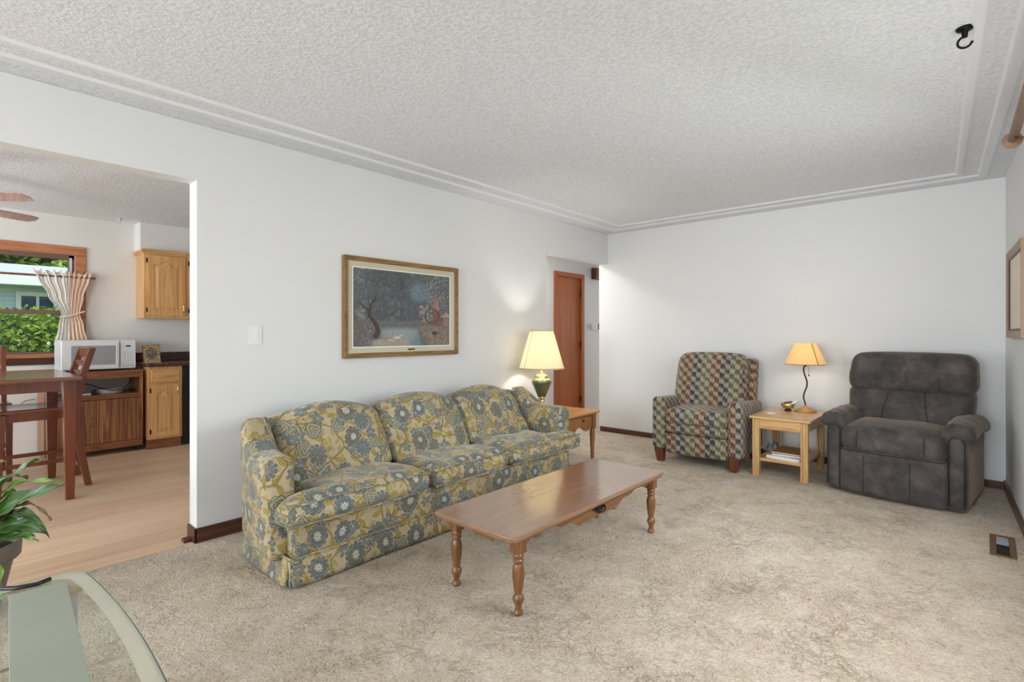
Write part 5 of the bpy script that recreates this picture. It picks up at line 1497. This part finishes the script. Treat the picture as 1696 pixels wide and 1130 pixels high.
LV = [  # mid, tip, width, material, roll
    ((.17, -5.40, .56), (.334, -5.262, .672), .085, 'leaf', .5),
    ((.20, -5.36, .62), (.43, -5.19, .57), .03, 'leaf_young', .6),
    ((.22, -5.36, .50), (.43, -5.184, .562), .095, 'leaf', .9),
    ((.30, -5.30, .56), (.381, -5.225, .405), .016, 'leaf_dry', .2),
    ((.28, -5.30, .52), (.377, -5.228, .322), .05, 'leaf', .7),
    ((.25, -5.33, .44), (.37, -5.236, .343), .10, 'leaf', .8),
    ((.22, -5.36, .38), (.325, -5.272, .335), .11, 'leaf', .9),
    ((.10, -5.43, .60), (.19, -5.36, .66), .07, 'leaf_pale', .5),
    ((.15, -5.42, .46), (.26, -5.33, .54), .08, 'leaf', .3),
    ((.02, -5.55, .62), (-.15, -5.62, .55), .10, 'leaf', 0),
    ((.10, -5.62, .60), (.12, -5.82, .50), .10, 'leaf', 0),
    ((.25, -5.58, .58), (.42, -5.70, .45), .10, 'leaf', 0),
    ((.0, -5.40, .60), (-.14, -5.25, .50), .10, 'leaf', 0),
    ((.33, -5.50, .55), (.50, -5.42, .36), .09, 'leaf', 0),
    ((.27, -5.38, .30), (.325, -5.372, .10), .06, 'leaf_young', 1.2),
    ((.27, -5.33, .36), (.345, -5.262, .318), .035, 'leaf_young', .4)]
for k, (mid, tip, w, mat_, roll) in enumerate(LV):
    an = k * 2.4; b0 = Vector(bb(.03 * math.cos(an), .03 * math.sin(an), .0))
    st = b0.lerp(Vector(mid), .42); 
    stems.tube([b0, b0.lerp(st, .5) + Vector((0, 0, .01)), st], .004, 6)
    leaf(st, mid, tip, w, mat_, roll)
stems.build('stems', 'stem', pl)

# ================================================================== OUTSIDE THE KITCHEN WINDOW
struct('ground', MB().box(-60, XK - .3, -40, 40, -.5, -.3), 'grass')
struct('ground', MB().box(4.9, 40, -40, 40, -.5, -.3), 'grass')
struct('ground', MB().box(-3.9, 4.9, -40, YF - .4, -.5, -.3), 'grass')
def leafcloud(name, label, cat, c, rad, n, size, seed, flat=False, mat='foliage'):
    t = thing(name, label, cat, c); rs = random.Random(seed); vs = []; fs = []
    cm = MB(); N = 16
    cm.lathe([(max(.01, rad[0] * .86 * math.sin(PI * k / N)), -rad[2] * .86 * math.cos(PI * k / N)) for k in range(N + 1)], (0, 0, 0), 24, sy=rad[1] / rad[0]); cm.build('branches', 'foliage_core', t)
    m = MB()
    for i in range(n):
        a = rs.uniform(0, 2 * PI); z = rs.uniform(-.95, .95); r = math.sqrt(1 - z * z); k = rs.uniform(.86, 1.04) + .05 * math.sin(a * 7 + z * 9)
        p = Vector((rad[0] * r * math.cos(a), rad[1] * r * math.sin(a), rad[2] * z)) * k
        d = Vector((rs.gauss(0, 1), rs.gauss(0, 1), rs.gauss(-.3, .7))).normalized(); s = d.orthogonal().normalized(); s = Matrix.Rotation(rs.uniform(0, 6.3), 3, d) @ s
        L = size * rs.uniform(.7, 1.3); w = L * .3; nn = d.cross(s) * L * .1
        vs_ = [p, p + d * L * .45 + s * w, p + d * L, p + d * L * .45 - s * w]
        b0 = len(vs); vs += [v_ for v_ in vs_]; fs.append((b0, b0 + 1, b0 + 2, b0 + 3))
    m.add(vs, fs); m.build('foliage', mat, t)
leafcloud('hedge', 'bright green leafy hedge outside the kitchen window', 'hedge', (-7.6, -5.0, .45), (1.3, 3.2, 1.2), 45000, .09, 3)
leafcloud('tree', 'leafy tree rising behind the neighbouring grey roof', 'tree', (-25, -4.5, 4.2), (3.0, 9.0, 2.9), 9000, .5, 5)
# neighbour's house
NH = (-15.5, -5, -.3)
nh = thing('neighbour_house', 'neighbouring house with pale shingle roof and blue grey siding', 'house', NH)
MB(NH).box(-19, -14.3, -14, 1.5, -.3, 2.45).build('wall', 'siding', nh)
m = MB(NH); m.prism([(-13.75, 2.42), (-13.75, 2.5), (-17.5, 3.24), (-21.2, 2.5), (-21.2, 2.42)], 1, -14.4, 1.9); m.build('roof', 'shingle', nh)
m = MB(NH); m.box(-13.75, -13.6, -14.4, 1.9, 2.38, 2.56); m.build('gutter', 'white_paint', nh)
w = MB(NH); w.box(-14.32, -14.25, -4.15, -3.35, 1.0, 2.25); wf = w.build('window', 'white_paint', nh)
MB(NH).box(-14.26, -14.24, -4.05, -3.78, 1.1, 2.15).build('pane', 'dark_glass', wf); MB(NH).box(-14.26, -14.24, -3.72, -3.45, 1.1, 2.15).build('pane', 'dark_glass', wf)
# scalloped awning edge under the eave
m = MB((-4.4, -5.3, 2.4)); out = [(-6.4, 2.5), (-4.1, 2.5), (-4.1, 2.44)]
N = 46
for k in range(N): out.append((-4.1 - 2.3 * (k + .5) / N, 2.44 - (.02 if k % 4 == 0 else .0)))
out.append((-6.4, 2.44)); m.prism(out, 0, -4.62, -4.6); tag(m.build('eave_fringe', 'vinyl_brown'), 'dark eave edge with small hanging beads outside the window', 'awning')
